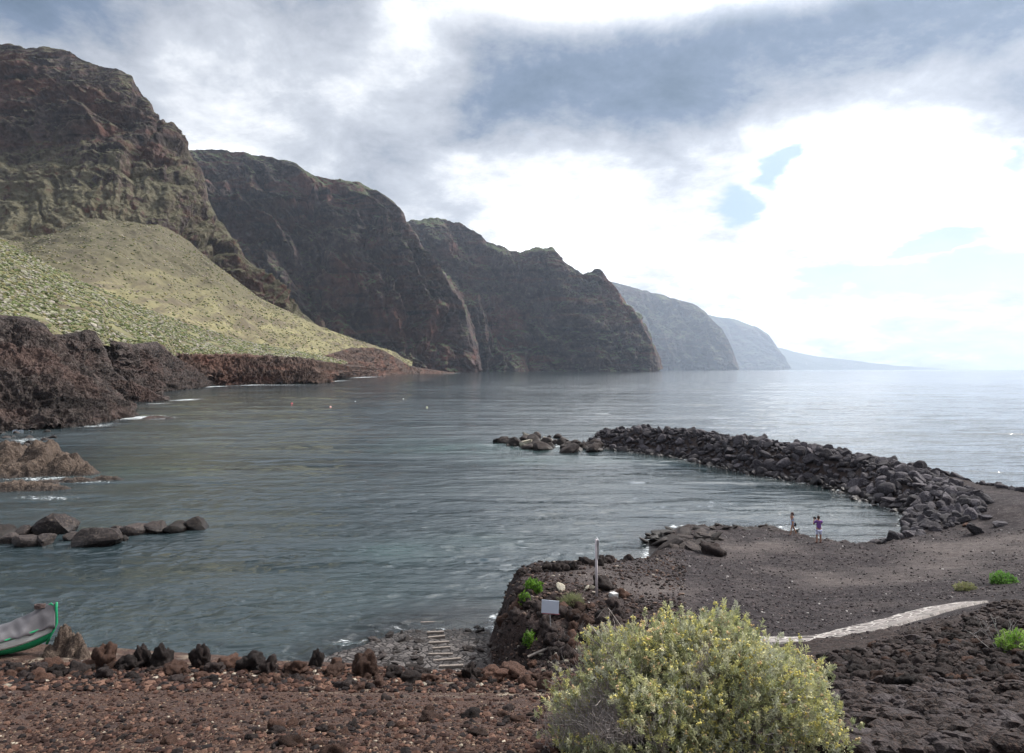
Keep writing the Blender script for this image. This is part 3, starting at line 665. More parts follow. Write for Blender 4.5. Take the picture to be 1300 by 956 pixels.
# ------------------------------------------------------------------ sky, sun, haze, camera
SUN_AZ, SUN_EL = rad(66), rad(46)          # azimuth from +Y towards +X
def build_world():
    w = bpy.data.worlds.new('World'); S.world = w; w.use_nodes = True; w.node_tree.nodes.clear()
    t = NT(w.node_tree); out = t.node('ShaderNodeOutputWorld'); bg = t.node('ShaderNodeBackground', inp={'Strength': .1})
    dirv = t.node('ShaderNodeTexCoord').outputs['Generated']
    sky = t.node('ShaderNodeTexSky', sky_type='NISHITA', sun_disc=False, sun_elevation=SUN_EL, sun_rotation=SUN_AZ, air_density=1.0, dust_density=1.5)
    x, y, z = t.sep(dirv)
    az = t.math('ARCTAN2', x, y); el = t.math('ARCSINE', z)
    zc = t.math('MAXIMUM', z, 0.0)
    # cloud layer seen in perspective
    k = t.math('DIVIDE', 1.0, t.math('ADD', zc, .30))
    cv = t.node('ShaderNodeCombineXYZ', inp={0: t.math('MULTIPLY', x, k), 1: t.math('MULTIPLY', y, k), 2: 0.0}).outputs[0]
    n1 = t.noise(cv, 1.5, 8, .56, .3); n2 = t.noise(cv, 4.2, 12, .66, .2); n3 = t.noise(t.scale(cv, 1, 1, 1, loc=(7, 3, 0)), .55, 4, .5)
    wn = t.node('ShaderNodeTexNoise', inp={'Scale': 2.2, 'Detail': 5, 'Roughness': .6}); t.l.new(cv, wn.inputs['Vector'])
    wv = t.sep(wn.outputs['Color'])
    azw = t.math('ADD', az, t.math('MULTIPLY_ADD', wv[0], .26, -.13)); elw = t.math('ADD', el, t.math('MULTIPLY_ADD', wv[1], .16, -.08))
    av = t.node('ShaderNodeCombineXYZ', inp={0: azw, 1: elw, 2: 0.0}).outputs[0]
    def ang(px, py):
        a = math.atan((px-650)/F); return a, math.atan((HY-py)/F*math.cos(a))
    def blob(px, py, rx, ry, rot=0):
        a, e = ang(px, py); sx = rx/F*math.cos(a)**2; sy = ry/F*math.cos(a)
        n = t.node('ShaderNodeMapping', vector_type='TEXTURE', inp={'Location': (a, e, 0), 'Rotation': (0, 0, rad(rot)), 'Scale': (sx, sy, 1)}); t.l.new(av, n.inputs['Vector'])
        l = t.node('ShaderNodeVectorMath', operation='LENGTH'); t.l.new(n.outputs[0], l.inputs[0])
        return t.rng(l.outputs['Value'], 1.5, .15, 0, 1, True)
    V = t.math('ADD', .50, t.math('MULTIPLY_ADD', n1, 1.25, -.625)); V = t.math('ADD', V, t.math('MULTIPLY_ADD', n2, 1.15, -.575)); V = t.math('ADD', V, t.math('MULTIPLY_ADD', n3, .5, -.25))
    for (px, py, rx, ry, rot, wt) in SKYB:
        V = t.math('ADD', V, t.math('MULTIPLY', blob(px, py, rx, ry, rot), wt))
    V = t.math('MULTIPLY_ADD', V, .75, .25); cr = t.node('ShaderNodeValToRGB'); t.l.new(V, cr.inputs[0]); e = cr.color_ramp.elements
    stops = [(0.0, (.045, .09, .14)), (.28, (.15, .205, .30)), (.46, (.36, .388, .445)), (.62, (.52, .55, .605)), (.76, (.80, .82, .855)), (.96, (1.75, 1.76, 1.78))]
    e[0].position, e[0].color = 0, (*stops[0][1], 1); e[1].position, e[1].color = .96, (*stops[-1][1], 1)
    for p_, c_ in stops[1:-1]: q = e.new(p_); q.color = (*c_, 1)
    cloud = t.mix(1.0, cr.outputs[0], (10, 10, 10), 'MULTIPLY')
    # open sky: thin below the cloud deck and in small holes
    hole = None
    for (px, py, rx, ry, rot, wt) in HOLES:
        bb = t.math('MULTIPLY', blob(px, py, rx, ry, rot), wt); hole = bb if hole is None else t.math('MAXIMUM', hole, bb)
    hole = t.math('ADD', hole, t.math('MULTIPLY_ADD', n2, .9, -.45))
    hm = t.rng(hole, .28, .66, 0, .95, True)
    skc = t.mix(.85, sky.outputs[0], (4.1, 5.6, 7.3))
    elv = t.rng(el, .02, .2)
    skc = t.mix(elv, (8.2, 8.6, 9.2), skc)
    col = t.mix(hm, cloud, skc)
    sdv = t.node('ShaderNodeVectorMath', operation='DOT_PRODUCT'); t.l.new(dirv, sdv.inputs[0])
    sdv.inputs[1].default_value = (math.sin(SUN_AZ)*math.cos(SUN_EL), math.cos(SUN_AZ)*math.cos(SUN_EL), math.sin(SUN_EL))
    glow = t.rng(sdv.outputs['Value'], .945, .995, 0, 1, True)                       # thin bright cloud round the veiled sun
    col = t.mix(t.math('MULTIPLY', glow, .9), col, (90, 88, 84))
    fill_glow = t.math('MULTIPLY', t.math('MULTIPLY', t.rng(el, rad(25), rad(32), 0, 1, True), t.rng(el, rad(85), rad(60), 0, 1, True)),
                  t.math('MULTIPLY', t.rng(az, rad(-14), rad(14), 0, 1, True), t.rng(az, rad(70), rad(45), 0, 1, True)))     # unseen bright sky patch added above the view to brighten the water
    col = t.mix(t.math('MULTIPLY', fill_glow, t.rng(n2, .3, .7, .5, 1)), col, (40, 39.6, 39))
    col = t.mix(t.rng(z, .0, -.05), col, (3.0, 3.4, 3.8))
    t.l.new(col, bg.inputs['Color']); t.l.new(bg.outputs[0], out.inputs['Surface'])
    w.cycles.sampling_method = 'MANUAL'; w.cycles.sample_map_resolution = 512
SKYB = [ # px, py, half widths, rotation, weight
    (40, 0, 210, 60, 0, -.38), (200, -60, 400, 90, 0, -.15), (335, 75, 110, 80, 20, .16), (520, 25, 90, 50, 0, .14), (380, 160, 320, 170, 0, .0), (430, 10, 60, 50, 0, -.15), (600, 130, 90, 60, 0, -.14),
    (750, 120, 180, 75, -14, -.31), (760, 60, 250, 50, 4, -.04), (1080, 5, 420, 90, 6, -.34), (1290, 40, 150, 60, 20, -.22), (1310, 150, 80, 60, 0, -.34),
    (930, 230, 300, 90, 0, .26), (650, 280, 160, 90, 0, .16), (1130, 130, 170, 50, 12, .28), (1180, 240, 220, 80, 0, .22), (700, 380, 300, 100, 0, .22), (250, 190, 160, 110, 0, .03), (470, 200, 160, 90, 0, -.02), (900, 340, 350, 60, 0, .16), (1150, 430, 400, 60, 0, .3)]
HOLES = [(1180, 342, 280, 44, -3, .82), (1010, 195, 60, 28, 20, .68), (940, 245, 48, 30, 0, .72), (800, 330, 60, 26, 0, .40), (1250, 205, 30, 20, 0, .6), (1170, 292, 70, 24, 0, .8), (660, 175, 30, 20, 0, .3)]
build_world()
sun = bpy.data.lights.new('sun', 'SUN'); sun.energy = 3.1; sun.angle = rad(4); sun.color = (1, .95, .88)
so = bpy.data.objects.new('sun', sun); COL.objects.link(so)
sd_ = Vector((math.sin(SUN_AZ)*math.cos(SUN_EL), math.cos(SUN_AZ)*math.cos(SUN_EL), math.sin(SUN_EL)))
so.rotation_euler = sd_.to_track_quat('Z', 'Y').to_euler(); so.location = (30, 20, 60)

def build_haze():
    m, t, out = new_mat('haze')
    v = t.node('ShaderNodeVolumePrincipled', inp={'Color': (.72, .83, 1, 1), 'Density': 2.9e-5, 'Anisotropy': .6}); t.l.new(v.outputs[0], out.inputs['Volume'])
    b = MB(); b.box((0, 20000, 1000), (110000, 54000, 2400)); b.v = [(x, y, max(z, -150)) for x, y, z in b.v]
    o = b.build('haze', m); tag(o, 'pale sea haze softening the distant headlands', 'haze', None, 'stuff')
build_haze()
cam = bpy.data.cameras.new('camera'); co = bpy.data.objects.new('camera', cam); COL.objects.link(co); S.camera = co
cam.sensor_width = 36; cam.lens = F/1300*36; cam.clip_end = 90000; cam.clip_start = .1; cam.shift_y = -9/1300
co.location = (0, 0, H); co.rotation_euler = (rad(90), 0, 0)
S.view_settings.view_transform = 'Standard'; S.view_settings.look = 'None'; S.view_settings.exposure = .36; S.view_settings.gamma = 1
S.cycles.use_denoising = True; S.cycles.volume_bounces = 2; S.cycles.max_bounces = 6; S.cycles.diffuse_bounces = 2; S.cycles.glossy_bounces = 2; S.cycles.transparent_max_bounces = 12
S.cycles.sample_clamp_indirect = 6; S.cycles.caustics_reflective = False; S.cycles.caustics_refractive = False

# ------------------------------------------------------------------ rocks
def stone(kind, seed, sub=3):
    rng = np.random.default_rng(seed); V, Fc = ICO[sub]; V = V.copy()
    if kind == 'angular':
        n = rng.normal(size=(9, 3)); n /= np.linalg.norm(n, axis=1)[:, None]; h = .50+.42*rng.random(9)
        d = np.maximum(V @ n.T, 1e-3); r = (h/d); r = -np.log(np.exp(-r*45).sum(1))/45
        r = np.clip(r, .3, 1.25); V = V*r[:, None]*(1+fbm(V[:, 0]*1.5, V[:, 1]*1.5, V[:, 2]*1.5+seed, 4, seed)[:, None]*.14)
        V *= np.array([1+.35*rng.random(), .8+.3*rng.random(), .62+.3*rng.random()])
    elif kind == 'round':
        V = V*(1+fbm(V[:, 0]*.9, V[:, 1]*.9, V[:, 2]*.9+seed, 4, seed)[:, None]*.75)
        V *= np.array([1.1+.2*rng.random(), .9, .75+.2*rng.random()])
    else:                                                              # clinker: craggy lava
        r = 1+fbm(V[:, 0]*1.2, V[:, 1]*1.2, V[:, 2]*1.2+seed, 2, seed)*.8+(ridged(V[:, 0]*2.2, V[:, 1]*2.2, V[:, 2]*2.2+seed, 4, seed+1)-.4)*.38
        V = V*r[:, None]*np.array([1, .85+.2*rng.random(), .75+.3*rng.random()])
    return V, Fc
ROCKS = {}
for kind, mats, n, sub in (('angular', 'boulder', 14, 3), ('round', 'boulder_sea', 6, 4), ('clinker', 'clinker', 7, 3), ('clinker_s', 'clinker', 7, 2), ('clinker', 'clinker_red', 6, 3), ('clinker', 'clinker', 4, 4), ('clinker', 'clinker_red', 4, 4),
                           ('angular', 'boulder_sea', 6, 3), ('angular', 'pale_rock', 5, 2), ('angular', 'clinker_red', 3, 3)):
    L_ = []
    for i in range(n):
        V, Fc = stone(kind.replace('_s', ''), i*13+n*5+sub, sub); L_.append(mesh_np('stone', V, Fc, kind != 'angular', M[mats]))
    ROCKS[(kind, mats, sub)] = L_
def rock(name, key, loc, r, label, cat, group=None, rot=None, sq=None, i=None):
    me = ROCKS[key][random.randrange(len(ROCKS[key])) if i is None else i % len(ROCKS[key])]
    o = link(name, me, None, None, loc, rot or (random.uniform(-.5, .5), random.uniform(-.5, .5), random.uniform(0, 6.28)),
             (r*(sq[0] if sq else 1), r*(sq[1] if sq else 1), r*(sq[2] if sq else 1)))
    return tag(o, label, cat, group)
def poisson(poly, rfun, n, seed, ymax=1e9):
    rng = np.random.default_rng(seed); a = np.array(poly); lo = a.min(0); hi = a.max(0)
    X = lo[0]+(hi[0]-lo[0])*rng.random(n*8); Y = lo[1]+(hi[1]-lo[1])*rng.random(n*8); O = np.zeros((n+1, 3))+1e6
    k = poly_sd(X, Y, poly) > 0; X, Y = X[k], Y[k]; out = []
    for x, y in zip(X, Y):
        r = rfun(rng, x, y)
        Q = O[:max(1, len(out))]
        if ((x-Q[:, 0])**2+(y-Q[:, 1])**2 > (.54*(r+np.where(Q[:, 2] > 9, 0, Q[:, 2])))**2).all(): O[len(out)] = (x, y, r); out.append((x, y, r))
        if len(out) >= n: break
    return out
BW = [(25.0, 47.3), (28.3, 49.8), (31, 53.8), (33.2, 57.5), (33.2, 60), (32.3, 64), (32.6, 70.3), (30.2, 75.1), (26.8, 81.4), (24.8, 87.6), (22.4, 94.6), (17.2, 101.8), (12.4, 108.5), (12, 114), (15, 117), (20.8, 113), (26.5, 106), (31, 99), (35, 91), (39, 83), (42.5, 75),
      (45, 66), (45.5, 59), (46, 52.5), (47.5, 46.5), (43.6, 48), (42.4, 52.5), (41.8, 59), (41.4, 64.5), (40.5, 64.8), (39.6, 61.5), (38.7, 57.5), (37.4, 53.8), (35.2, 50.8), (31.2, 48.8), (28, 47.4)]
pts = poisson(BW, lambda g, x, y: (.27+.48*g.random()**1.8)*(.8 if y < 52 else 1.0), 4200, 21)
px_ = np.array(pts); zz_ = ground_z(px_[:, 0], px_[:, 1])
sdc = poly_sd(px_[:, 0], px_[:, 1], COAST)
# what shows largest from the shore comes first: near side and crest, not the seaward slope
crest = np.interp(px_[:, 1], [47, 56, 62, 70, 84, 100, 112], [34, 36.5, 40, 38.8, 33, 25, 14.5])
score = px_[:, 2]/px_[:, 1]*np.where(px_[:, 0] < crest+2.5, 1, .35)
order = np.argsort(-score)
stV, stF, cnt = [], [], 0
for q, i in enumerate(order):
    x, y, r = px_[i]; z = max(zz_[i], -.25)+r*.28
    if q < 290:
        rock('breakwater_boulder', ('angular', 'boulder', 3), (x, y, z), r, 'dark grey angular lava boulder piled on the curved breakwater', 'boulder', 'boulders piled on the breakwater',
             (random.uniform(0, 6.28), random.uniform(-.6, .6), random.uniform(0, 6.28)))
    else:
        V, Fc = stone('angular', 300+q % 17, 2)
        Rm = np.array(Euler((random.uniform(0, 6.28), random.uniform(-.6, .6), random.uniform(0, 6.28))).to_matrix())
        stV.append((V @ Rm.T)*r+np.array([x, y, z])); stF.append(Fc+cnt); cnt += len(V)
print('boulders', len(pts))
o = link('boulders', mesh_np('boulders', np.concatenate(stV), np.concatenate(stF), False, M['boulder'])); tag(o, 'smaller and seaward boulders filling the breakwater', 'boulders', None, 'stuff')

# low broken rocks off the tip of the breakwater
for i in range(64):
    t_ = random.random()**.9; px = 628+t_*135; 
    py = random.uniform(552, 567) if px < 715 else random.uniform(560, 571)
    if 712 < px < 745 and random.random() < .3: continue
    if px < 660: py = random.uniform(556, 563)
    x, y, _ = PZ(px, py+5, 0); pale = random.random() < .32 and 655 < px < 700
    r = random.uniform(.5, 1.15)*(1.15 if px > 745 else 1)
    if pale: rock('sea_rock', ('angular', 'pale_rock', 2), (x, y, r*.35), r, 'whitish rock breaking the water beyond the tip of the breakwater', 'rock', 'pale rocks off the breakwater tip')
    else: rock('sea_rock', ('angular', 'boulder_sea', 3), (x, y, r*.3), r, 'low dark rock awash beyond the tip of the breakwater', 'rock', 'dark rocks off the breakwater tip')

# flat wet rocks at the end of the beach
for i in range(60):
    px = random.uniform(822, 905); py = random.uniform(672, 712) if px > 845 else random.uniform(676, 690)
    if py < 664+abs(px-870)*.15: continue
    x, y, _ = PZ(px, py, .2); r = random.uniform(.22, .6)
    rock('shore_rock', ('angular', 'boulder_sea', 3), (x, y, max(gz(x, y), -.05)+r*.05), r, 'low wet dark rock on the shingle between the headland and the beach', 'rock', 'wet rocks by the beach', sq=(1.3, 1, .5))
for i in range(34):
    px = random.uniform(905, 1010); py = random.uniform(672, 680)+(px-905)*.02
    x, y, _ = PZ(px, py, .05); r = random.uniform(.12, .32)
    rock('shore_rock', ('angular', 'boulder_sea', 3), (x, y, max(gz(x, y), 0)+r*.1), r, 'small wet stone lying along the waterline of the beach', 'rock', 'stones along the beach', sq=(1.3, 1, .6))
for (px, py, r, lb) in [(1268, 668, .5, 'dark boulder alone on the track beside the breakwater'), (1241, 677, .55, 'flat black boulder on the gravel at the root of the breakwater'), (1228, 668, .3, 'reddish stone at the foot of the breakwater'),
                        (1252, 655, .4, 'grey stone at the edge of the earth track'), (905, 700, .65, 'black boulder at the landward end of the flat wet rocks'), (766, 751, .42, 'black lava lump beside the tall post')]:
    x, y, z = PZ(px, py, gz(*PZ(px, py, 1.5)[:2])); rock('boulder', ('clinker' if py > 690 else 'angular', 'clinker_red' if 'reddish' in lb else ('clinker' if py > 690 else 'boulder'), 3), (x, y, gz(x, y)+r*.3), r, lb, 'boulder', sq=(1.2, 1, .75))

# chain of boulders standing in the water on the left
CH = [(-8, 684, 34, 0, 'tan boulder at the left edge of the photo in the boulder chain'), (16, 689, 26, 1, 'small tan boulder second from the left end of the boulder chain'), (32, 680, 24, 0, 'low brown boulder between the two tan ones of the chain'), (36, 692, 24, 1, 'round pale boulder in front of the chain at left'),
      (56, 691, 28, 1, 'pale rounded boulder in front of the broad dark hump'), (74, 677, 44, 0, 'broad dark humped boulder behind the pale ones in the chain'), (92, 686, 22, 1, 'small brown boulder left of the tallest block of the chain'), (123, 693, 41, 0, 'largest block of the chain, dark and peaked'),
      (150, 681, 21, 1, 'two toned boulder right of the largest block of the chain'), (157, 687, 16, 1, 'small wet boulder at the foot of the two toned one'), (171, 678, 25, 1, 'low brown boulder midway along the chain'), (197, 676, 26, 0, 'upright dark boulder with a domed top in the chain'),
      (222, 675, 24, 0, 'round grey boulder touching the end boulder of the chain'), (248, 672, 36, 0, 'long dark boulder at the seaward end of the chain')]
for px, py, w, k, lb in CH:
    x, y, _ = PZ(px, py, 0); r = w/2/F*y*.9
    rock('boulder', ('angular', 'boulder_sea', 3), (x, y, r*.42), r*1.05, lb, 'boulder', 'boulder chain in the water', (random.uniform(-.2, .2), random.uniform(-.2, .2), random.uniform(0, 6.28)), (1.05, 1, 1.05))

# low rock islets: local height fields
def islet(name, blobs, st, amp, feat, mat, seed, label, cat, kind='thing', base=None):
    bx = [b[0] for b in blobs]; by = [b[1] for b in blobs]; br = max(max(b[3], b[4]) for b in blobs)*2.2
    cx, cy = sum(bx)/len(bx), sum(by)/len(by)
    xs = np.arange(min(bx)-br, max(bx)+br, st); ys = np.arange(min(by)-br, max(by)+br, st); X, Y = np.meshgrid(xs, ys)
    wx = fbm(X/feat/1.5, Y/feat/1.5, 0, 3, seed)*feat*.8; Z = np.zeros(X.shape)
    for (x, y, h, rx, ry) in blobs: Z = np.maximum(Z, h*np.exp(-(((X+wx-x)/rx)**2+((Y-wx-y)/ry)**2)**1.3))
    nn = (ridged(X/feat, Y/feat, Z/feat, 5, seed+2)-.35)
    Z = Z+nn*amp*np.clip(Z/1.0, .15, 1)-.25
    if base is not None: Z = Z+base
    me = mesh_np(name, np.stack([X-cx, Y-cy, Z], -1).reshape(-1, 3), grid_faces(len(xs), len(ys)), True, mat)
    o = link(name, me, None, None, (cx, cy, 0)); tag(o, label, cat); return o
def W(px, py, dy=0):
    x, y, _ = PZ(px, py, 0); return x, y+dy
def bl(px, py, h, wpx, ry, dy=0):
    x, y = W(px, py); return (x, y+dy, h, wpx/2/F*y, ry)
islet('rock_outcrop', [bl(55, 597, 3.6, 44, 3.2), bl(85, 600, 2.3, 40, 2.6), bl(8, 592, 2.9, 70, 3.5), bl(-40, 590, 3.2, 70, 4), bl(104, 602, 1.0, 36, 1.6), bl(30, 603, 1.6, 70, 2)], .11, 1.2, 1.8, M['tan_rock'], 4,
      'craggy tan rock rising from the water at the left with a pointed top', 'rock outcrop')
islet('rock_ledge', [bl(135, 610, .75, 50, .8), bl(95, 612, .7, 70, .9), bl(60, 614, .6, 40, .8)], .1, .4, 1.2, M['tan_rock'], 14, 'thin dark ledge just awash in front of the tan rock', 'rock ledge')
islet('rock_ledge', [bl(20, 622, 1.05, 110, 1.4), bl(62, 622, .8, 60, 1.0), bl(-50, 624, 1.1, 100, 2)], .1, .45, 1.1, M['tan_rock'], 24, 'broad flat tan ledge nearest the camera of the left rocks', 'rock ledge')
islet('rock_ledge', [bl(195, 532, .9, 34, 4), bl(214, 533, .8, 12, 3)], .3, .5, 3, M['lava'], 34, 'dark reef in the surf beyond the first lava bluff', 'rock ledge')
for i in range(40):
    px = random.uniform(-30, 70); py = random.uniform(549, 572)
    x, y, _ = PZ(px, py, 0); r = random.uniform(.3, .9)
    rock('sea_rock', ('angular', 'boulder_sea', 3), (x, y, r*.15), r, 'stone in the foaming inlet below the left lava bluff', 'rock', 'stones below the left bluff')

# craggy pile by the boat
pb = [(PZ(78, 800, 5.0)), ]
def pile(name, spots, mat, seed, label):
    b = [(PZ(px, py, z)[0], PZ(px, py, z)[1], h, rx, ry) for px, py, z, h, rx, ry in spots]
    g = min(gz(q[0], q[1]) for q in b)
    return islet(name, b, .022, .55, .26, mat, seed, label, 'rock pile', base=g+.05)
pile('rock_pile', [(82, 832, 4.3, .85, .30, .32), (97, 834, 4.3, .66, .26, .3), (66, 837, 4.3, .42, .30, .3), (106, 838, 4.3, .45, .16, .25)], M['knob_rock'], 44, 'knobbly pale brown rock pile under the bow of the boat')

# lava stones along the edge of the terrace in the foreground
ED = [(133, 846, 36, 26, 'tall leaning dark red stone right of the rock pile'), (160, 850, 22, 24, 'squat brown stone right of the tall leaning one'), (182, 846, 32, 18, 'narrow pointed black stone on the terrace edge'),
      (206, 848, 38, 24, 'craggy two peaked dark stone on the terrace edge'), (222, 856, 16, 26, 'flat reddish stone in front of the two peaked one'), (256, 848, 36, 22, 'upright black stone with a notched top'), (272, 856, 20, 20, 'small black stone at the foot of the notched one'),
      (290, 850, 20, 26, 'reddish brown stone left of the broad dark one'), (318, 852, 30, 34, 'broad dark rounded stone on the terrace edge'), (342, 858, 34, 20, 'jagged black stone right of the broad rounded one'), (375, 856, 24, 24, 'black stone with a rusty side'),
      (402, 846, 26, 16, 'thin upright black stone above the cove'), (424, 858, 18, 22, 'dull red stone low on the terrace edge'), (464, 858, 36, 28, 'rust red peaked stone above the dark shore wall'), (500, 862, 22, 22, 'brown stone with a pale foot near the skids'),
      (535, 860, 22, 22, 'dark stone just left of the timber skids'), (546, 866, 16, 22, 'low red stone below the timber skids'), (595, 858, 26, 18, 'black stone just right of the timber skids'), (628, 862, 26, 30, 'rusty clinker below the corner of the headland'),
      (655, 858, 26, 40, 'broad rusty clinker slab left of the rubble'), (690, 864, 20, 26, 'dark red stone under the rubble'), (20, 856, 16, 24, 'dark stone below the hull of the boat'), (50, 858, 18, 20, 'black stone in front of the rock pile'), (72, 858, 16, 18, 'brown stone in front of the rock pile')]
for px, py, h, w, lb in ED:
    z = 4.1
    for _ in range(4): x, y, _z = PZ(px, py, z); z = gz(x, y)
    red = any(k in lb for k in ('red', 'rust')); s_ = h/2/F*y*.92
    rock('lava_stone', ('clinker', 'clinker_red' if red else 'clinker', 4), (x, y, z+s_*.55), s_, lb, 'lava stone', 'lava stones along the terrace edge', (random.uniform(-.25, .25), random.uniform(-.25, .25), random.uniform(0, 6.28)), (w/h*1.1, w/h, 1.0))
for i in range(140):
    px = random.uniform(-20, 700); py = 846+random.random()**1.3*26+(8 if px > 430 else 0)
    z = 4.1
    for _ in range(3): x, y, _z = PZ(px, py, z); z = gz(x, y)
    r = random.uniform(.05, .11)+.14*random.random()**3
    rock('lava_stone', ('clinker', random.choice(['clinker', 'clinker_red']), 3), (x, y, z+r*.3), r, 'small lava stone bedded in the soil of the near terrace', 'lava stone', 'small stones of the near terrace', sq=(1.2, 1, .9))
cl = [(random.uniform(-20, 760), random.uniform(872, 965)) for _ in range(16)]
for i in range(130):
    c_ = random.choice(cl); px = random.gauss(c_[0], 34); py = random.gauss(c_[1], 11)
    if not 870 < py < 985: continue
    z = 5
    for _ in range(4): x, y, _z = PZ(px, py, z); z = gz(x, y)
    r = random.uniform(.02, .06)+.12*random.random()**4
    rock('lava_stone', ('clinker', random.choice(['clinker', 'clinker_red']), 3), (x, y, z+r*.2), r, 'small lava stone on the brown bank nearest the camera', 'lava stone', 'stones of the nearest bank', sq=(1.2, 1, .8))

# loose rubble on the near right slope
def in_slope(rng):
    while True:
        px = rng.uniform(1030, 1420); py = rng.uniform(765, 980)
        top = np.interp(px, [1030, 1060, 1110, 1150, 1200, 1270, 1300, 1420], [838, 832, 822, 806, 788, 765, 758, 752])
        if py > top-3: return px, py
rr = random.Random(5)
cand = []
for i in range(9500):
    px, py = in_slope(rr)
    z = float(np.interp(py, [760, 830, 867, 960], [4.9, 5.6, 6.8, 8.0]))
    x, y, _ = PZ(px, py, z); cand.append((x, y, rr.uniform(0, 1)))
cand = np.array(cand); cz = ground_z(cand[:, 0], cand[:, 1])
rad_ = (.028+.12*cand[:, 2]**4)
vis = H-(cz-0)
pyv = HY+(H-cz)/cand[:, 1]*F; pxv = 650+cand[:, 0]/cand[:, 1]*F
keep = (cand[:, 1] > 6) & (cand[:, 1] < 24)
pdd = line_d(cand[:, 0], cand[:, 1], PATH); keep &= pdd > 1.25
inph = (pxv < 1310) & (pyv < 870)
sc_ = np.where(keep, rad_/cand[:, 1]*np.where(inph, 1, .3), -1); order = np.argsort(-sc_)
stV, stF, cnt = [], [], 0
PALK = []
for q, i in enumerate(order):
    if not keep[i]: continue
    x, y = cand[i, :2]; r = rad_[i]; z = cz[i]+r*.3
    if q < 240:
        rock('lava_rock', ('clinker', random.choice(['clinker']*6+['clinker_red']), 3), (x, y, z), r, 'loose black and brown lava rock in the rubble of the near right slope', 'lava rock', 'lava rocks of the near right slope', sq=(1.1, 1, .8))
    else:
        V, Fc = stone('clinker' if q % 3 else 'angular', 500+q % 23, 2)
        stV.append(V*r*np.array([1.1, 1, .8])+np.array([x, y, z])); stF.append(Fc+cnt); cnt += len(V)
M['rubble'] = rock_mat('rubble', 5, [(.024, .018, .018), (.05, .036, .034), (.12, .075, .058), (.085, .07, .072)], bd=.04, pale=((.24, .21, .19), .5))
o = link('rubble', mesh_np('rubble', np.concatenate(stV), np.concatenate(stF), False, M['rubble'])); tag(o, 'fine black lava rubble between the larger rocks of the near right slope', 'rubble', None, 'stuff')

# clinker lumps and pale debris on the headland front
for i in range(110):
    px = random.uniform(628, 800); py = random.uniform(755, 850)
    if px < 640+max(0, (790-py))*.4: continue
    z = 2.5
    for _ in range(4): x, y, _z = PZ(px, py, z); z = gz(x, y)
    r = random.uniform(.08, .30)
    if 740 < px and py < 765 and random.random() < .7: continue
    rock('headland_rock', ('clinker', random.choice(['clinker', 'clinker', 'clinker_red']), 3), (x, y, z+r*.25), r, 'craggy dark lava rock on the front of the small headland', 'lava rock', 'rocks on the headland front')
for i in range(75):
    px = random.gauss(708, 16); py = random.gauss(838, 13)
    z = 2.2
    for _ in range(4): x, y, _z = PZ(px, py, z); z = gz(x, y)
    r = random.uniform(.03, .11)
    if random.random() < .55: rock('rubble_stone', ('angular', 'pale_rock', 2), (x, y, z+r*.5), r, 'pale broken stone in the rubble heap below the plank', 'rubble stone', 'pale stones of the rubble heap')
    else: rock('rubble_stone', ('clinker_s', 'clinker', 2), (x, y, z+r*.5), r, 'black broken stone in the rubble heap below the plank', 'rubble stone', 'black stones of the rubble heap')
# stones round the waterline of the slipway and along the headland rim
for i in range(90):
    px = random.uniform(470, 640); py = random.uniform(790, 850)
    if 535 < px < 595: continue
    z = .3
    for _ in range(3): x, y, _z = PZ(px, py, z); z = gz(x, y)
    r = random.uniform(.07, .2)
    rock('shore_stone', ('round', 'boulder_sea', 4) if r > .16 else ('angular', 'boulder_sea', 3), (x, y, z+r*.2), r, 'rounded dark stone on the wet cobbles of the slipway', 'stone', 'stones on the slipway cobbles', sq=(1.2, 1, .6))
for i in range(46):
    px = random.uniform(658, 800); py = float(np.interp(px, [658, 690, 760, 800], [728, 722, 713, 704]))+random.uniform(-1, 5)
    z = 2.6
    for _ in range(3): x, y, _z = PZ(px, py, z); z = gz(x, y)
    r = random.uniform(.08, .26)
    rock('headland_rock', ('clinker', 'clinker', 3), (x, y, z+r*.3), r, 'black lava rock along the seaward rim of the headland', 'lava rock', 'rocks on the headland rim')
# pale stones and block on the headland top
for (px, py, r, lb) in [(711, 748, .2, 'white stone on the dark ground left of the tall post'), (745, 750, .12, 'small pale stone just left of the tall post'), (752, 748, .16, 'bluish grey stone beside the tall post'), (791, 752, .14, 'flat white stone right of the pale block'),
                        (118, 412, 1.1, 'pinkish white boulder where the green slope meets the lava bluff')]:
    z = 2.9 if px > 200 else 0
    if px > 200:
        for _ in range(3): x, y, _z = PZ(px, py, z); z = gz(x, y)
    else: x, y, z = P(118, 413, 262)
    rock('pale_stone', ('angular', 'pale_rock', 2), (x, y, z+r*.3), r, lb, 'stone', sq=(1.2, 1, .7))

# ------------------------------------------------------------------ cobbled path with a whitewashed edge
def mk_path():
    m, t, out = new_mat('path')
    pos = t.node('ShaderNodeNewGeometry').outputs['Position']
    vd = t.vor(pos, 3.2, 'DISTANCE_TO_EDGE'); vc = t.sep(t.vor(pos, 3.2, out='Color'))[0]; n = t.noise(pos, 9, 4)
    e = t.node('ShaderNodeAttribute', attribute_name='edge').outputs['Fac']
    mort = t.mix(t.rng(n, .3, .7), (.34, .31, .29), (.50, .47, .44))
    st = t.mix(vc, (.05, .043, .043), (.24, .21, .20))
    st = t.mix(t.math('MULTIPLY', e, .0), st, st)
    thr = t.rng(e, 0, 1, .015, .09)
    k = t.math('GREATER_THAN', vd, thr)
    k = t.math('MULTIPLY', k, t.rng(e, 0, .6, .7, 1))
    c = t.mix(k, mort, st)
    finish(t, out, c, .9, t.math('ADD', t.rng(vd, 0, .2), t.math('MULTIPLY', n, .3)), .8, .03, .2); return m
M['path'] = mk_path()
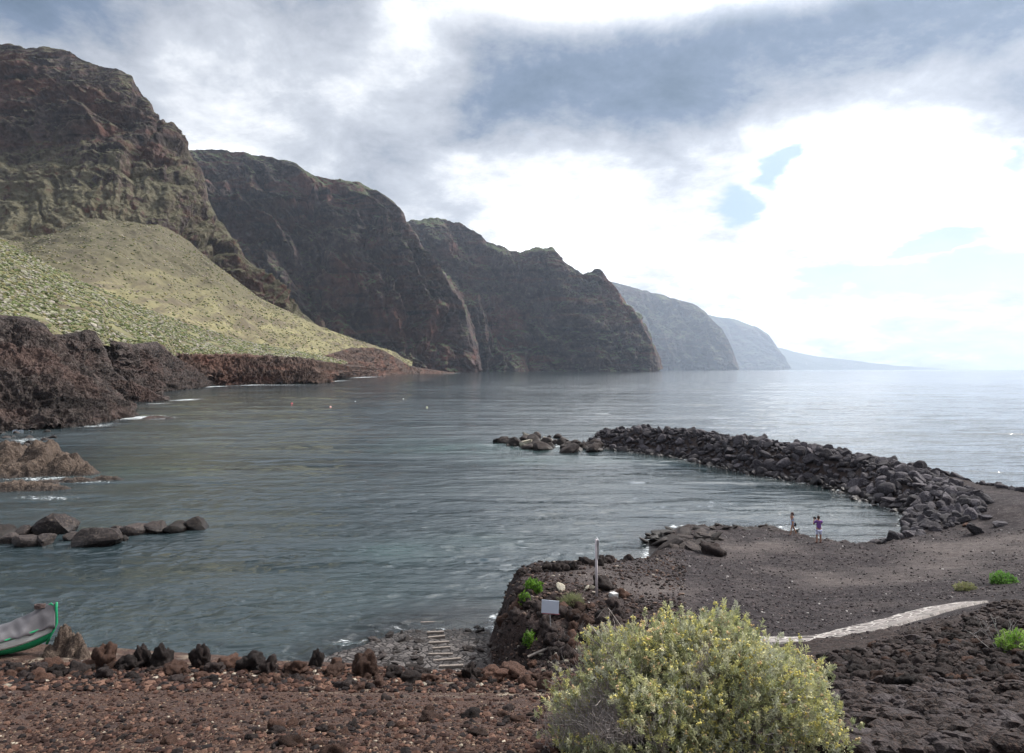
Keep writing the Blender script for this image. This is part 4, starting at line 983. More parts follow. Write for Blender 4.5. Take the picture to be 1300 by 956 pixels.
def build_path():
    n = 240; t_ = np.linspace(0, 1, n); A = np.array(PATH); L_ = np.concatenate([[0], np.cumsum(np.linalg.norm(np.diff(A, axis=0), axis=1))]); L_ /= L_[-1]
    X = np.interp(t_, L_, A[:, 0]); Y = np.interp(t_, L_, A[:, 1]); X = smooth1(X, 8, 0); Y = smooth1(Y, 8, 0)
    dx = np.gradient(X); dy = np.gradient(Y); l = np.hypot(dx, dy); nx, ny = -dy/l, dx/l
    cols = np.linspace(-1, 1, 15); V = []; ed = []
    for j, c in enumerate(cols):
        wd = .98*(1-.5*sst(.75, 1, t_))+.12*fbm(t_*14, c*2, 0, 2, 8); x = X+nx*c*wd; y = Y+ny*c*wd
        z = ground_z(x, y)+.09
        if j == 0 or j == len(cols)-1: z = z-.3
        V.append(np.stack([x, y, z], -1)); ed.append(np.full(n, np.clip((c+.15)*2.2, 0, 1)))
    V = np.array(V); Zs = smooth1(V[1:-1, :, 2], 5, 1); V[1:-1, :, 2] = np.maximum(Zs, V[1:-1, :, 2]-.02)
    me = mesh_np('path', V.reshape(-1, 3), grid_faces(n, len(cols)), True, M['path'], attrs={'edge': np.array(ed).reshape(-1)})
    o = link('path', me); tag(o, 'pale mortared cobble path climbing past the big bush', None, None, 'structure')
build_path()

# ------------------------------------------------------------------ gravel and clods too many to count
def gravel(name, pts_fn, n, rfun, pal, seed, label, wts):
    rng = np.random.default_rng(seed); x, y = pts_fn(rng, n); z, sd, steep, head, sl, ramp, pm = fields(x, y)
    k = (sd > .3) & (pm < .3) & (ramp < .5) & (tan_mask(x, y)*.9 < rng.random(n)+.05); x, y, z = x[k], y[k], z[k]; n = len(x)
    V0, F0 = ICO[1]; r = rfun(rng, n, x, y)
    J = 1+.6*(rng.random((n, len(V0), 1))-.5)
    V = V0[None]*J*np.stack([r*(.8+.5*rng.random(n)), r*(.8+.5*rng.random(n)), r*.65], -1)[:, None, :]+np.stack([x, y, z+r*.3], -1)[:, None, :]
    Fc = (F0[None]+(np.arange(n)*len(V0))[:, None, None]).reshape(-1, 3)
    pal = np.array(pal); c = pal[rng.choice(len(pal), n, p=wts)]*(.7+.6*rng.random((n, 1)))
    o = link(name, mesh_np(name, V.reshape(-1, 3), Fc, False, M['gravel'], ccol=np.repeat(c, len(V0), 0))); tag(o, label, 'gravel', None, 'stuff')
M['gravel'] = tint_mat('gravel', .92, .15, 0, 30)
def by_px(x0, x1, y0, y1, zf):
    def f(rng, n):
        px = x0+(x1-x0)*rng.random(n); py = y0+(y1-y0)*rng.random(n); z = np.full(n, zf, float)
        for _ in range(4): d = (H-z)*F/(py-HY); z = ground_z((px-650)/F*d, d)
        d = (H-z)*F/(py-HY); return (px-650)/F*d, d
    return f
DK = [(.022, .018, .020), (.045, .036, .038), (.085, .068, .067), (.15, .12, .115), (.45, .42, .40)]
gravel('gravel', by_px(700, 1330, 672, 830, 1.8), 30000, lambda g, n, x, y: (.013+.05*g.random(n)**6)*(y/35)**.6, DK, 5, 'dark volcanic gravel strewn over the flat ground of the cove', [.40, .30, .17, .105, .025])
BR = [(.035, .022, .019), (.075, .044, .034), (.12, .075, .055), (.20, .15, .11), (.34, .29, .23)]
gravel('soil_clods', by_px(-30, 760, 838, 985, 4.5), 36000, lambda g, n, x, y: .005+.026*g.random(n)**4, BR, 6, 'reddish brown clods and grit on the near bank', [.34, .35, .2, .095, .015])
gravel('gravel', by_px(625, 870, 700, 860, 2.7), 12000, lambda g, n, x, y: .02+.08*g.random(n)**4, [(.02, .016, .015), (.04, .027, .024), (.085, .055, .045), (.14, .10, .08), (.3, .26, .22)], 7, 'broken dark lava crumbs covering the headland', [.38, .34, .18, .08, .02])
gravel('broken_lava', by_px(-30, 735, 845, 880, 4.3), 4200, lambda g, n, x, y: .02+.085*g.random(n)**2, [(.035, .02, .017), (.075, .04, .03), (.13, .075, .055), (.02, .016, .016), (.30, .26, .21)], 17, 'packed reddish brown broken lava along the terrace edge', [.3, .28, .17, .22, .03])
gravel('broken_lava', by_px(-30, 735, 878, 990, 5.5), 3800, lambda g, n, x, y: .012+.06*g.random(n)**3, [(.035, .02, .017), (.075, .04, .03), (.13, .075, .055), (.02, .016, .016)], 18, 'broken lava scattered over the near bank', [.35, .30, .13, .22])
# ------------------------------------------------------------------ timber skids on the slipway
M['timber'] = flat('weathered_timber', (.20, .17, .15), .8, .35, 14)
for (xa, xb, py, wet) in [(542, 564, 804, 0), (543, 565, 810, 0), (544, 570, 817, 0), (549, 572, 824, 0), (544, 575, 832, 0), (550, 585, 839, 0), (557, 588, 847, 0), (562, 586, 855, 0)]:
    z = .5
    for _ in range(5): a = PZ((xa+xb)/2, py, z); z = gz(a[0], a[1])
    z += .05; a = PZ(xa, py, z); b_ = PZ(xb, py-1.5, z)
    L_ = math.dist(a, b_); b = MB(); b.box((0, 0, 0), (L_, .13, .13)); o = b.build('timber_skid', M['timber'], None, False, bevel=.015)
    o.location = [(p+q)/2 for p, q in zip(a, b_)]; o.rotation_euler = (random.uniform(-.06, .06), random.uniform(-.04, .04), math.atan2(b_[1]-a[1], b_[0]-a[0]))
    tag(o, 'weathered timber skid laid across the cobbled slipway', 'timber', 'timber skids of the slipway')
for (xa, xb, py) in [(534, 558, 781), (534, 564, 791)]:
    a = PZ(xa, py, -.02); b_ = PZ(xb, py-1, -.02); b = MB(); b.box((0, 0, 0), (math.dist(a, b_), .12, .12)); o = b.build('timber_skid', M['timber'], None, False, bevel=.015)
    o.location = [(p+q)/2 for p, q in zip(a, b_)]; o.rotation_euler = (0, 0, math.atan2(b_[1]-a[1], b_[0]-a[0])); tag(o, 'timber skid awash where the slipway enters the water', 'timber', 'skids awash')
# plank lying on the headland
z = 2.4; a = PZ(670, 834, gz(*PZ(670, 834, z)[:2])+.12); b_ = PZ(697, 822, gz(*PZ(697, 822, z)[:2])+.2)
b = MB(); b.box((0, 0, 0), (math.dist(a, b_), .13, .05)); o = b.build('plank', M['timber'], None, False, bevel=.006); o.location = [(p+q)/2 for p, q in zip(a, b_)]
d_ = Vector(b_)-Vector(a); o.rotation_euler = d_.to_track_quat('X', 'Z').to_euler(); tag(o, 'pale wooden plank lying aslant above the rubble heap', 'plank')

# ------------------------------------------------------------------ sign board, tall post, concrete block, buoys
M['sign_white'] = flat('sign_back', (.62, .68, .78), .5, .04, 3); M['sign_trim'] = flat('sign_trim', (.35, .14, .16), .6, .1); M['galv'] = flat('galvanised', (.42, .42, .44), .45, .12, 6, Metallic=.5); M['postpaint'] = flat('post_paint', (.55, .50, .52), .6, .08)
x, y, _ = PZ(700, 806, 2.6); g = gz(x, y); 
for _ in range(3): x, y, _z = PZ(700, 806, g); g = gz(x, y)
sc = y/F
r_ = empty('sign_board', (x, y, g-.05), rad(-6), 'small blank white sign board on a thin post at the front of the headland', 'sign')
b = MB(); b.tube([(0, 0, -.2), (-2*sc, 0, 30*sc)], .5*sc*1.3, 8); b.build('post', M['galv'], r_)
b = MB(); b.box((-1.5*sc, -.03, 37*sc), (22*sc, .02, 16.5*sc), Euler((0, rad(2.5), 0))); b.build('panel', M['sign_white'], r_, bevel=.004)
b = MB(); b.box((-1.0*sc, -.034, 28.4*sc), (22.2*sc, .03, 1.0*sc), Euler((0, rad(2.5), 0))); b.build('bottom_rail', M['sign_trim'], r_)
x, y, _ = PZ(757.5, 758, 3.0); g = gz(x, y)
for _ in range(3): x, y, _z = PZ(757.5, 758, g); g = gz(x, y)
sc = y/F
r_ = empty('signpost', (x, y, g-.05), 0, 'tall thin grey post with a narrow plate seen edge on, standing on the headland', 'post')
b = MB(); b.tube([(0, 0, -.2), (-.6*sc, 0, 75*sc)], .052, 10); b.build('pole', M['postpaint'], r_, True)
b = MB(); b.box((1.6*sc, .1, 63*sc), (.035, .55, 24*sc)); b.build('panel', M['galv'], r_, bevel=.004)
for h_ in (54, 63, 72):
    b = MB(); b.box((.6*sc, 0, h_*sc), (.09, .04, .03)); b.build('bracket', M['galv'], r_)
x, y, _ = PZ(779, 757, 3.0); g = gz(x, y); b = MB(); b.box((0, 0, .11), (.28, .3, .24)); o = b.build('concrete_block', flat('concrete', (.48, .47, .46), .85, .12, 9), None, bevel=.02); o.location = (x, y, g-.03); o.rotation_euler = (0, 0, .5)
tag(o, 'pale concrete block right of the tall post', 'block')
BUO = [(370.5, 513, (.75, .12, .14), .34, 'red buoy floating farthest left in the bay'), (419.5, 517.5, (.75, .42, .38), .36, 'salmon pink buoy floating in the bay right of the red one'), (451, 510.5, (.7, .7, .7), .26, 'small white buoy floating right of the pink one'),
       (542, 518, (.62, .58, .35), .34, 'yellowish buoy floating in mid bay below the cliff wall'), (512, 507, (.72, .72, .7), .26, 'tiny white buoy farthest out in the bay')]
for px, py, c, r, lb in BUO:
    x, y, _ = PZ(px, py, 0); rt = empty('buoy', (x, y, 0), 0, lb, 'buoy', 'buoys in the bay')
    V, Fc = ICO[3]; m_ = flat('buoy_paint', c, .4, .05); link('float', mesh_np('float', V*r*np.array([1, 1, .95])+np.array([0, 0, r*.45]), Fc, True, m_), None, rt)
    b = MB(); b.tube([(0, 0, r*1.25), (0, 0, r*1.6)], r*.16, 8); b.build('mooring_eye', M['galv'], rt)

# ------------------------------------------------------------------ the boat drawn up on the left
def build_boat():
    bx, by, _ = PZ(62, 800, 5.0); g = gz(bx, by); sc = by/F
    z0 = H-(792-HY)/F*by-.66                       # keel height
    hd = Vector((.93, .36, 0)).normalized(); rt = empty('rowing_boat', (bx, by, z0), math.atan2(hd.y, hd.x), 'green and white wooden boat under a grey tarpaulin drawn up at the left edge', 'boat')
    Lb = 4.6; n = 40
    def st(s):                                   # s 0 stern, 1 bow
        bm = .78*(1-max(0, (s-.42)/.58)**2.3) if s > .42 else .78*(1-.25*((.42-s)/.42)**2)
        return max(bm, .012), .40+.26*max(0, s-.35)**2.0/.4225, .0+.25*max(0, (s-.8)/.2)**2.2
    def hx(s): return (s-1)*Lb
    M['green'] = flat('green_paint', (.02, .30, .13), .45, .15, 5); M['white_paint'] = flat('white_paint', (.68, .70, .68), .5, .08, 9); M['tarp'] = flat('tarpaulin', (.12, .115, .125), .75, .22, 3.5, bump=.6)
    # hull below the strake
    def shell(f0, f1, out, nk=10, side=(1, -1)):
        Vs, Fs = [], []
        for sd in side:
            base = len(Vs)
            for i in range(n+1):
                s = i/n; bm, zs, zk = st(s)
                for k in range(nk+1):
                    f = f0+(f1-f0)*k/nk; w = bm*math.sin(min(1, f*1.02)*math.pi/2)**.62; z = zk+(zs-zk)*f**1.6
                    rake = .16*f*max(0, (s-.75)/.25)
                    Vs.append((hx(s)+rake, sd*(w+out), z))
            Fs += [((base+i*(nk+1)+k), (base+(i+1)*(nk+1)+k), (base+(i+1)*(nk+1)+k+1), (base+i*(nk+1)+k+1)) for i in range(n) for k in range(nk)]
        m = MB(); m.add(Vs, Fs); return m
    o = shell(0, .62, 0).build('hull', M['green'], rt, True); sm = o.modifiers.new('thick', 'SOLIDIFY'); sm.thickness = .03
    o = shell(.62, .93, .014, 4).build('sheer_strake', M['white_paint'], rt, True); sm = o.modifiers.new('thick', 'SOLIDIFY'); sm.thickness = .035
    o = shell(.93, 1.0, .028, 2).build('gunwale', M['green'], rt, True); sm = o.modifiers.new('thick', 'SOLIDIFY'); sm.thickness = .06
    zs = st(1)[1]
    b = MB(); b.tube([(-.05, 0, .1), (.02, 0, .3), (.12, 0, .5), (.18, 0, zs), (.17, 0, zs+.42), (.19, 0, zs+.58)], [.035, .04, .042, .042, .04, .028], 8); b.build('stem_post', M['green'], rt, True)
    b = MB(); b.box((0, 0, zs+.50), (.26, .06, .10), Euler((0, rad(-28), 0)), .3); b.build('bow_piece', M['green'], rt, bevel=.01)
    # tarpaulin from the stem over the boat
    nv_, nu_ = 26, 60; V = []
    for i in range(nu_):
        s = 1.005-.62*i/(nu_-1); bm, zs_, zk = st(min(s, 1)); top = zs_+.34*math.exp(-((s-.98)/.14)**2)+.24
        for j in range(nv_):
            q = -1+2*j/(nv_-1); a = abs(q); wid = bm+.05+.03*math.sin(s*60)
            yy = q*wid if a < .8 else math.copysign(wid*(.8+(a-.8)*1.05), q)
            zz = top-(top-zs_+.02)*a**1.3-(max(0, a-.86)/.14)*(.05+.04*math.sin(s*47+q*2))
            wr = (.022*math.sin(s*62+a*5+q)+.022*math.sin(s*27-a*9)+.014*math.sin(s*131+q*7))*(.4+a)
            V.append((hx(min(s, 1))+.14*max(0, (s-.75)/.25)*1.1+.0, yy, zz+wr))
    me = mesh_np('tarpaulin', np.array(V), grid_faces(nv_, nu_), True, M['tarp']); o = link('tarpaulin', me); o.matrix_world = Matrix.Translation(rt.location) @ Euler((0, 0, rt.rotation_euler.z)).to_matrix().to_4x4()
    sm = o.modifiers.new('thick', 'SOLIDIFY'); sm.thickness = .012; sm.offset = 1
    tag(o, 'grey tarpaulin stretched over the bow of the green and white boat', 'tarpaulin')
    # coil of rope on the bow
    pts_ = [(math.cos(a)*.13*(1+.1*math.sin(3*a)), math.sin(a)*.10, .012*a/2) for a in [k*.35 for k in range(56)]]
    m = MB(); m.tube(pts_, .018, 6); o = m.build('rope_coil', flat('rope', (.10, .07, .065), .9, .2), None, True)
    w = Matrix.Translation(rt.location) @ Euler((0, 0, rt.rotation_euler.z)).to_matrix().to_4x4(); p = w @ Vector((-.22, 0, st(.95)[1]+.50)); o.location = p
    tag(o, 'dark coil of rope on the tarpaulin behind the stem post', 'rope')
build_boat()

# ------------------------------------------------------------------ the big flowering shrub
M['leaf'] = tint_mat('shrub_leaf', .6, .25, .30, 9); M['flower'] = tint_mat('shrub_flower', .7, .2, .2, 9); M['twig'] = flat('grey_twig', (.34, .30, .28), .9, .25, 12)
def shrub_mass(name, cx, cy, zb, rx, ry, rz, ntips, nleaf, leaf_l, leaf_w, seed, label, cat, pal, fpal=None, bare=0.0, twig=True, lumps=.22, group=None, leafmat='leaf', tilt=.0):
    rng = np.random.default_rng(seed); root = empty(name, (cx, cy, zb), 0, label, cat, group)
    u = rng.random(ntips)*2*np.pi; ct = rng.random(ntips)**.8; st_ = np.sqrt(1-ct**2)
    D = np.stack([np.cos(u)*st_, np.sin(u)*st_, ct], -1)
    lump = 1+lumps*(fbm(D[:, 0]*2.2, D[:, 1]*2.2, D[:, 2]*2.2, 3, seed)*2)+.07*rng.normal(size=ntips)
    depth = 1-.30*rng.random(ntips)**2.2
    if name == 'flowering_shrub': lump = lump*np.clip((np.abs(D[:, 0])**2.7+np.abs(D[:, 1])**2.7+np.abs(D[:, 2])**2.7)**(-1/2.7), 1, 1.25)*.93
    T = D*np.array([rx, ry, rz])*(lump*depth)[:, None]; T[:, 0] += tilt*T[:, 2]
    bm_ = fbm(D[:, 0]*3+5, D[:, 1]*3, D[:, 2]*3, 3, seed+4)+np.clip(-D[:, 0], 0, 1)*.22*(bare > 0)
    isbare = bm_ > (.62-bare)
    up = D*.6+np.array([0, 0, .9])+rng.normal(size=(ntips, 3))*.25; up /= np.linalg.norm(up, axis=1)[:, None]
    # twigs
    if twig:
        m = MB(); R = random.Random(seed)
        for i in range(min(ntips, 1500)):
            tip = Vector(T[i]); basep = Vector((R.uniform(-.15, .15)*rx, R.uniform(-.15, .15)*ry, 0)); mid = basep.lerp(tip, .55)+Vector((R.uniform(-1, 1), R.uniform(-1, 1), R.uniform(-.2, 1)))*.07*rx
            s0 = basep.lerp(mid, R.uniform(.5, 1)) if i > 60 else basep
            r0 = .003+.0035*R.random() if i > 60 else .014
            m.tube([s0, mid if i <= 60 else s0.lerp(tip, .5)+Vector((R.uniform(-1, 1), R.uniform(-1, 1), R.uniform(-.5, 1)))*.03, tip+Vector(up[i])*.03], [r0*1.3, r0, r0*.5], 4, False)
        for i in np.nonzero(isbare)[0][:2600]:
            for k in range(4):
                p = Vector(T[i])+Vector([R.gauss(0, .04) for _ in range(3)]); d = (Vector(up[i])+Vector([R.gauss(0, .45) for _ in range(3)])).normalized()*R.uniform(.06, .15)
                m.tube([p-d*.8, p+d*.1+Vector([R.gauss(0, .012) for _ in range(3)]), p+d*.7], [.0028, .002, .0012], 3, False)
        m.build('twigs', M['twig'], root)
    # leaves
    k = np.nonzero(~isbare)[0]; Tn = T[k]; U = up[k]; nt = len(k)
    pal = np.array(pal); base_c = pal[rng.integers(0, len(pal), nt)]
    TT = np.repeat(Tn, nleaf, 0); UU = np.repeat(U, nleaf, 0); N_ = len(TT)
    dirs = UU*.75+rng.normal(size=(N_, 3))*.55; dirs /= np.linalg.norm(dirs, axis=1)[:, None]
    org = TT-UU*(rng.random((N_, 1))*leaf_l*1.8)+rng.normal(size=(N_, 3))*leaf_l*.18
    sidev = np.cross(dirs, rng.normal(size=(N_, 3))); sidev /= np.linalg.norm(sidev, axis=1)[:, None]
    ll = leaf_l*(.6+.7*rng.random((N_, 1))); lw = leaf_w*(.7+.6*rng.random((N_, 1)))
    nrm = np.cross(dirs, sidev)
    q = [org, org+dirs*ll*.5+sidev*lw*.5+nrm*lw*.2, org+dirs*ll+nrm*-lw*.3, org+dirs*ll*.5-sidev*lw*.5+nrm*lw*.2]
    V = np.stack(q, 1).reshape(-1, 3); Fc = np.arange(N_*4).reshape(-1, 4)
    c = np.repeat(base_c, nleaf, 0)*(.75+.5*rng.random((N_, 1))); c = np.repeat(c, 4, 0)
    o = link('leaves', mesh_np('leaves', V, Fc, False, M[leafmat], ccol=c), None, root); o['kind'] = 'stuff'
    if fpal is not None:
        kk = k[rng.random(nt) < .30+1.1*fbm(D[k, 0]*5, D[k, 1]*5, D[k, 2]*5, 2, 8)]; kk = kk[(D[kk, 2] > .1)]
        fpal = np.array(fpal); V0, F0 = ICO[1]; cnt = 5; C = np.repeat(T[kk]+up[kk]*.012, cnt, 0)+rng.normal(size=(len(kk)*cnt, 3))*.014
        r = .006+.008*rng.random(len(C)); V = V0[None]*r[:, None, None]*(1+.4*(rng.random((len(C), len(V0), 1))-.5))+C[:, None, :]
        Fc = (F0[None]+(np.arange(len(C))*len(V0))[:, None, None]).reshape(-1, 3)
        cc = np.repeat(fpal[rng.choice(len(fpal), len(kk), p=[.5, .3, .2])], cnt, 0)*(.8+.4*rng.random((len(C), 1)))
        o = link('flowers', mesh_np('flowers', V.reshape(-1, 3), Fc, False, M['flower'], ccol=np.repeat(cc, len(V0), 0)), None, root); o['kind'] = 'stuff'
    return root
bxs, bys = 2.16, 8.2
LEAFP = [(.42, .44, .25), (.54, .54, .31), (.62, .61, .42), (.49, .50, .38), (.62, .60, .26), (.32, .35, .20)]
FLP = [(.78, .68, .22), (.76, .56, .32), (.82, .78, .45)]
gzb = gz(bxs, bys)
print('bush base', gzb)
shrub_mass('flowering_shrub', bxs, bys, gzb-.1, 1.68, 1.25, (9.62-gzb)*.81, 9500, 25, .046, .013, 91, 'big rounded grey green shrub covered in small yellow flowers, nearest the camera', 'shrub', LEAFP, FLP, bare=.34)
def plant_at(px, py, wpx, hpx, zg, name, label, pal, seed, n=90, ll=.12, lw=.05, nl=8, fp=None, bare=0, twig=True, sink=.0):
    z = zg
    for _ in range(4): x, y, _z = PZ(px, py, z); z = gz(x, y)
    s_ = y/F; return shrub_mass(name, x, y, z-sink, wpx/2*s_, wpx/2*s_*.9, hpx*s_, n, nl, ll, lw, seed, label, 'plant', pal, fp, bare, twig), (x, y, z, s_)
GR = [(.15, .30, .04), (.22, .38, .06), (.10, .21, .03)]
plant_at(677, 752, 22, 16, 2.8, 'green_shrub', 'bright green leafy shrub hanging on the left rim of the headland', GR, 31, 150, .13, .07, 9)
plant_at(666, 765, 14, 14, 2.4, 'green_shrub', 'smaller bright green sprig just below the one on the headland rim', GR, 32, 80, .12, .06, 9)
plant_at(672, 823, 16, 15, 2.2, 'green_shrub', 'bright green sprig beside the plank', GR, 33, 90, .10, .05, 9)
plant_at(726, 768, 26, 9, 2.8, 'grass_tuft', 'pale dry grass tuft right of the blank sign board', [(.30, .30, .17), (.24, .26, .13)], 34, 240, .22, .014, 10, twig=False)
plant_at(1226, 749, 24, 9, 2.3, 'low_shrub', 'pale yellowish low shrub on the gravel at right', [(.36, .36, .18), (.28, .30, .13)], 35, 220, .10, .03, 8)
plant_at(1274, 741, 30, 13, 2.5, 'low_shrub', 'bright green low shrub on the gravel at the right edge', [(.14, .30, .06), (.19, .36, .08)], 36, 260, .12, .04, 8)
_, (x, y, z, s_) = plant_at(1288, 826, 42, 26, 5.6, 'succulent_bush', 'lime green succulent bush among the rubble at the right edge', [(.30, .46, .10), (.22, .40, .06), (.38, .52, .16)], 37, 90, .10, .035, 12)
R = random.Random(3)
rt = empty('dry_branches', (x-.25, y+.1, z), 0, 'bare whitish dry branches rising beside the lime green succulent bush', 'dry plant')
M['deadwood'] = flat('dead_wood', (.42, .40, .38), .9, .15, 9)
for (dx, hz, dx0) in [(-34, 46, -4), (-22, 40, -2), (-8, 44, 4), (12, 40, 8), (20, 30, 9), (-42, 26, -10)]:
    m = MB(); a = Vector((dx0*s_, 0, 0)); e = Vector((dx*s_, R.uniform(-.1, .1), hz*s_)); mid = a.lerp(e, .5)+Vector((.04, 0, -.04)); m.tube([a, mid, e], [.009, .007, .004], 5)
    for k in range(3):
        p = a.lerp(e, R.uniform(.4, .9)); q = p+Vector((R.uniform(-.15, .15), R.uniform(-.1, .1), R.uniform(.08, .2))); m.tube([p, q], [.005, .002], 4)
    m.build('branch', M['deadwood'], rt)
for i in range(7):
    px = R.uniform(706, 770); py = R.uniform(790, 850); z = 2.5
    for _ in range(3): x, y, _z = PZ(px, py, z); z = gz(x, y)
    m = MB()
    for k in range(16): m.tube([(0, 0, 0), (R.gauss(0, .14), R.gauss(0, .1), R.uniform(.15, .4))], [.006, .002], 3)
    o = m.build('dry_bush', M['twig'], None); o.location = (x, y, z); tag(o, 'small leafless grey bush on the headland front', 'dry bush', 'dry bushes of the headland')

# ------------------------------------------------------------------ people
def skin_body(name, joints, edges, mat, parent, sub=2):
    me = bpy.data.meshes.new(name); me.from_pydata([j[0] for j in joints], edges, []); o = link(name, me, mat, parent)
    sk = o.modifiers.new('skin', 'SKIN'); sk.use_smooth_shade = True
    for i, j in enumerate(joints):
        r = j[1]; me.skin_vertices[0].data[i].radius = (r, r) if not hasattr(r, '__len__') else r
    me.skin_vertices[0].data[0].use_root = True
    ss = o.modifiers.new('sub', 'SUBSURF'); ss.levels = sub; ss.render_levels = sub
    return o
M['skin'] = flat('skin', (.34, .18, .12), .6, .06); M['hair'] = flat('hair', (.045, .028, .022), .7, .2, 20); M['hair_brown'] = flat('hair_brown', (.07, .03, .025), .7, .2, 20)
M['purple'] = flat('purple_shirt', (.17, .07, .26), .85, .12, 6); M['shorts'] = flat('pale_shorts', (.60, .62, .80), .85, .05, 6); M['dress'] = flat('blue_dress', (.42, .52, .72), .85, .08, 6); M['black'] = flat('black_leather', (.02, .02, .022), .5, .1)
def ell(name, c, r, mat, parent, sub=3, rot=None):
    V, Fc = ICO[sub]; V = V*np.array(r)
    if rot is not None: V = V @ np.array(Euler(rot).to_matrix()).T
    return link(name, mesh_np(name, V+np.array(c), Fc, True, mat), None, parent)
def face(c, parent, d):
    """nose, eyes, mouth and ears on a head at c that looks along d"""
    d = Vector(d).normalized(); s = Vector((0, 0, 1)).cross(d).normalized(); c = Vector(c)
    ell('nose', c+d*.098+Vector((0, 0, -.01)), (.014, .014, .02), M['skin'], parent, 2)
    for k in (-1, 1):
        ell('eye', c+d*.086+s*k*.032+Vector((0, 0, .015)), (.010, .010, .008), M['black'], parent, 1)
        ell('ear', c+s*k*.078, (.014, .014, .03), M['skin'], parent, 2)
    ell('mouth', c+d*.090+Vector((0, 0, -.048)), (.016, .016, .005), M['hair_brown'], parent, 1)
def hand(j, e, wrist, palm, dirv, side):
    """palm and five fingers appended to a skeleton"""
    w = len(j); dv = Vector(dirv).normalized(); s = Vector(side).normalized(); p = Vector(palm)
    j.append((tuple(p), (.030, .018))); e.append((wrist, w))
    for k, l in zip((-1.5, -.5, .5, 1.5), (.066, .078, .074, .058)):
        a = p+s*k*.017+dv*.035; i0 = len(j); j.append((tuple(a), .0085)); e.append((w, i0)); j.append((tuple(a+dv*l*.5+Vector((0, 0, -.008))), .008)); e.append((i0, i0+1)); j.append((tuple(a+dv*l*.85+Vector((0, 0, -.024))), .0065)); e.append((i0+1, i0+2))
    a = p+s*-.035+dv*.005; i0 = len(j); j.append((tuple(a), .010)); e.append((w, i0)); j.append((tuple(a+s*-.012+dv*.035), .008)); e.append((i0, i0+1))
# photographer, seen from behind, camera raised at the left of the head
z = .5
for _ in range(4): x, y, _z = PZ(1039.5, 689, z); z = gz(x, y)
ph = empty('person', (x, y, z), 0, 'person in purple shirt and pale shorts seen from behind, raising a camera', 'person', None)
hs = (689-655)/F*y/1.76; ph.scale = (hs,)*3
J = [((0, 0, .93), (.15, .11)), ((0, 0, 1.12), (.135, .10)), ((0, .01, 1.32), (.165, .11)), ((0, .01, 1.42), (.12, .08)), ((0, .02, 1.49), .055), ((-.01, .03, 1.56), .075), ((-.01, .035, 1.66), .092), ((-.01, .03, 1.72), .075),
     ((-.19, .02, 1.41), .060), ((-.30, .10, 1.20), .045), ((-.20, .24, 1.48), .035), ((.19, .02, 1.41), .060), ((.27, .14, 1.22), .045), ((.02, .27, 1.46), .035),
     ((-.10, 0, .84), .105), ((-.12, .02, .48), .062), ((-.13, -.02, .10), .038), ((-.13, .02, .035), (.04, .032)), ((-.14, .14, .025), (.042, .022)),
     ((.10, 0, .84), .105), ((.11, .0, .48), .062), ((.12, -.02, .10), .038), ((.12, .02, .035), (.04, .032)), ((.14, .14, .025), (.042, .022))]
E = [(0, 1), (1, 2), (2, 3), (3, 4), (4, 5), (5, 6), (6, 7), (3, 8), (8, 9), (9, 10), (3, 11), (11, 12), (12, 13), (0, 14), (14, 15), (15, 16), (16, 17), (17, 18), (0, 19), (19, 20), (20, 21), (21, 22), (22, 23)]
hand(J, E, 10, (-.17, .28, 1.55), (.5, .2, .8), (0, 1, 0)); hand(J, E, 13, (-.04, .29, 1.50), (-.8, .1, .4), (0, 0, -1))
skin_body('body', J, E, M['skin'], ph)
face((-.01, .035, 1.635), ph, (-.15, 1, 0))
ell('hair', (-.01, .012, 1.675), (.10, .108, .115), M['hair'], ph)
J = [((0, 0, .86), (.172, .13)), ((0, 0, 1.08), (.158, .12)), ((0, .01, 1.32), (.185, .128)), ((0, .01, 1.43), (.125, .085)), ((-.20, .02, 1.40), .080), ((-.265, .065, 1.27), .070), ((.20, .02, 1.40), .080), ((.25, .085, 1.28), .070)]
skin_body('shirt', J, [(0, 1), (1, 2), (2, 3), (3, 4), (4, 5), (3, 6), (6, 7)], M['purple'], ph)
J = [((0, 0, .90), (.165, .125)), ((-.10, 0, .80), .118), ((-.12, .01, .52), .088), ((.10, 0, .80), .118), ((.115, .0, .52), .088)]
skin_body('shorts', J, [(0, 1), (1, 2), (0, 3), (3, 4)], M['shorts'], ph)
for sx in (-.135, .13):
    b = MB(); b.tube([(sx, -.05, .012), (sx, .16, .012)], [.042, .045], 8); b.build('sandal', M['hair_brown'], ph, True)
cm = empty('camera_body', (x-.13*hs, y+.30*hs, z+1.56*hs), 0, 'black camera with a long lens raised by the person in the purple shirt', 'camera')
b = MB(); b.box((0, 0, 0), (.17, .09, .12)); b.box((0, 0, .075), (.07, .07, .05)); b.build('housing', M['black'], cm, bevel=.008)
b = MB(); b.tube([(0, .03, 0), (0, .24, 0)], [.042, .05], 12); b.build('lens', M['black'], cm, True)
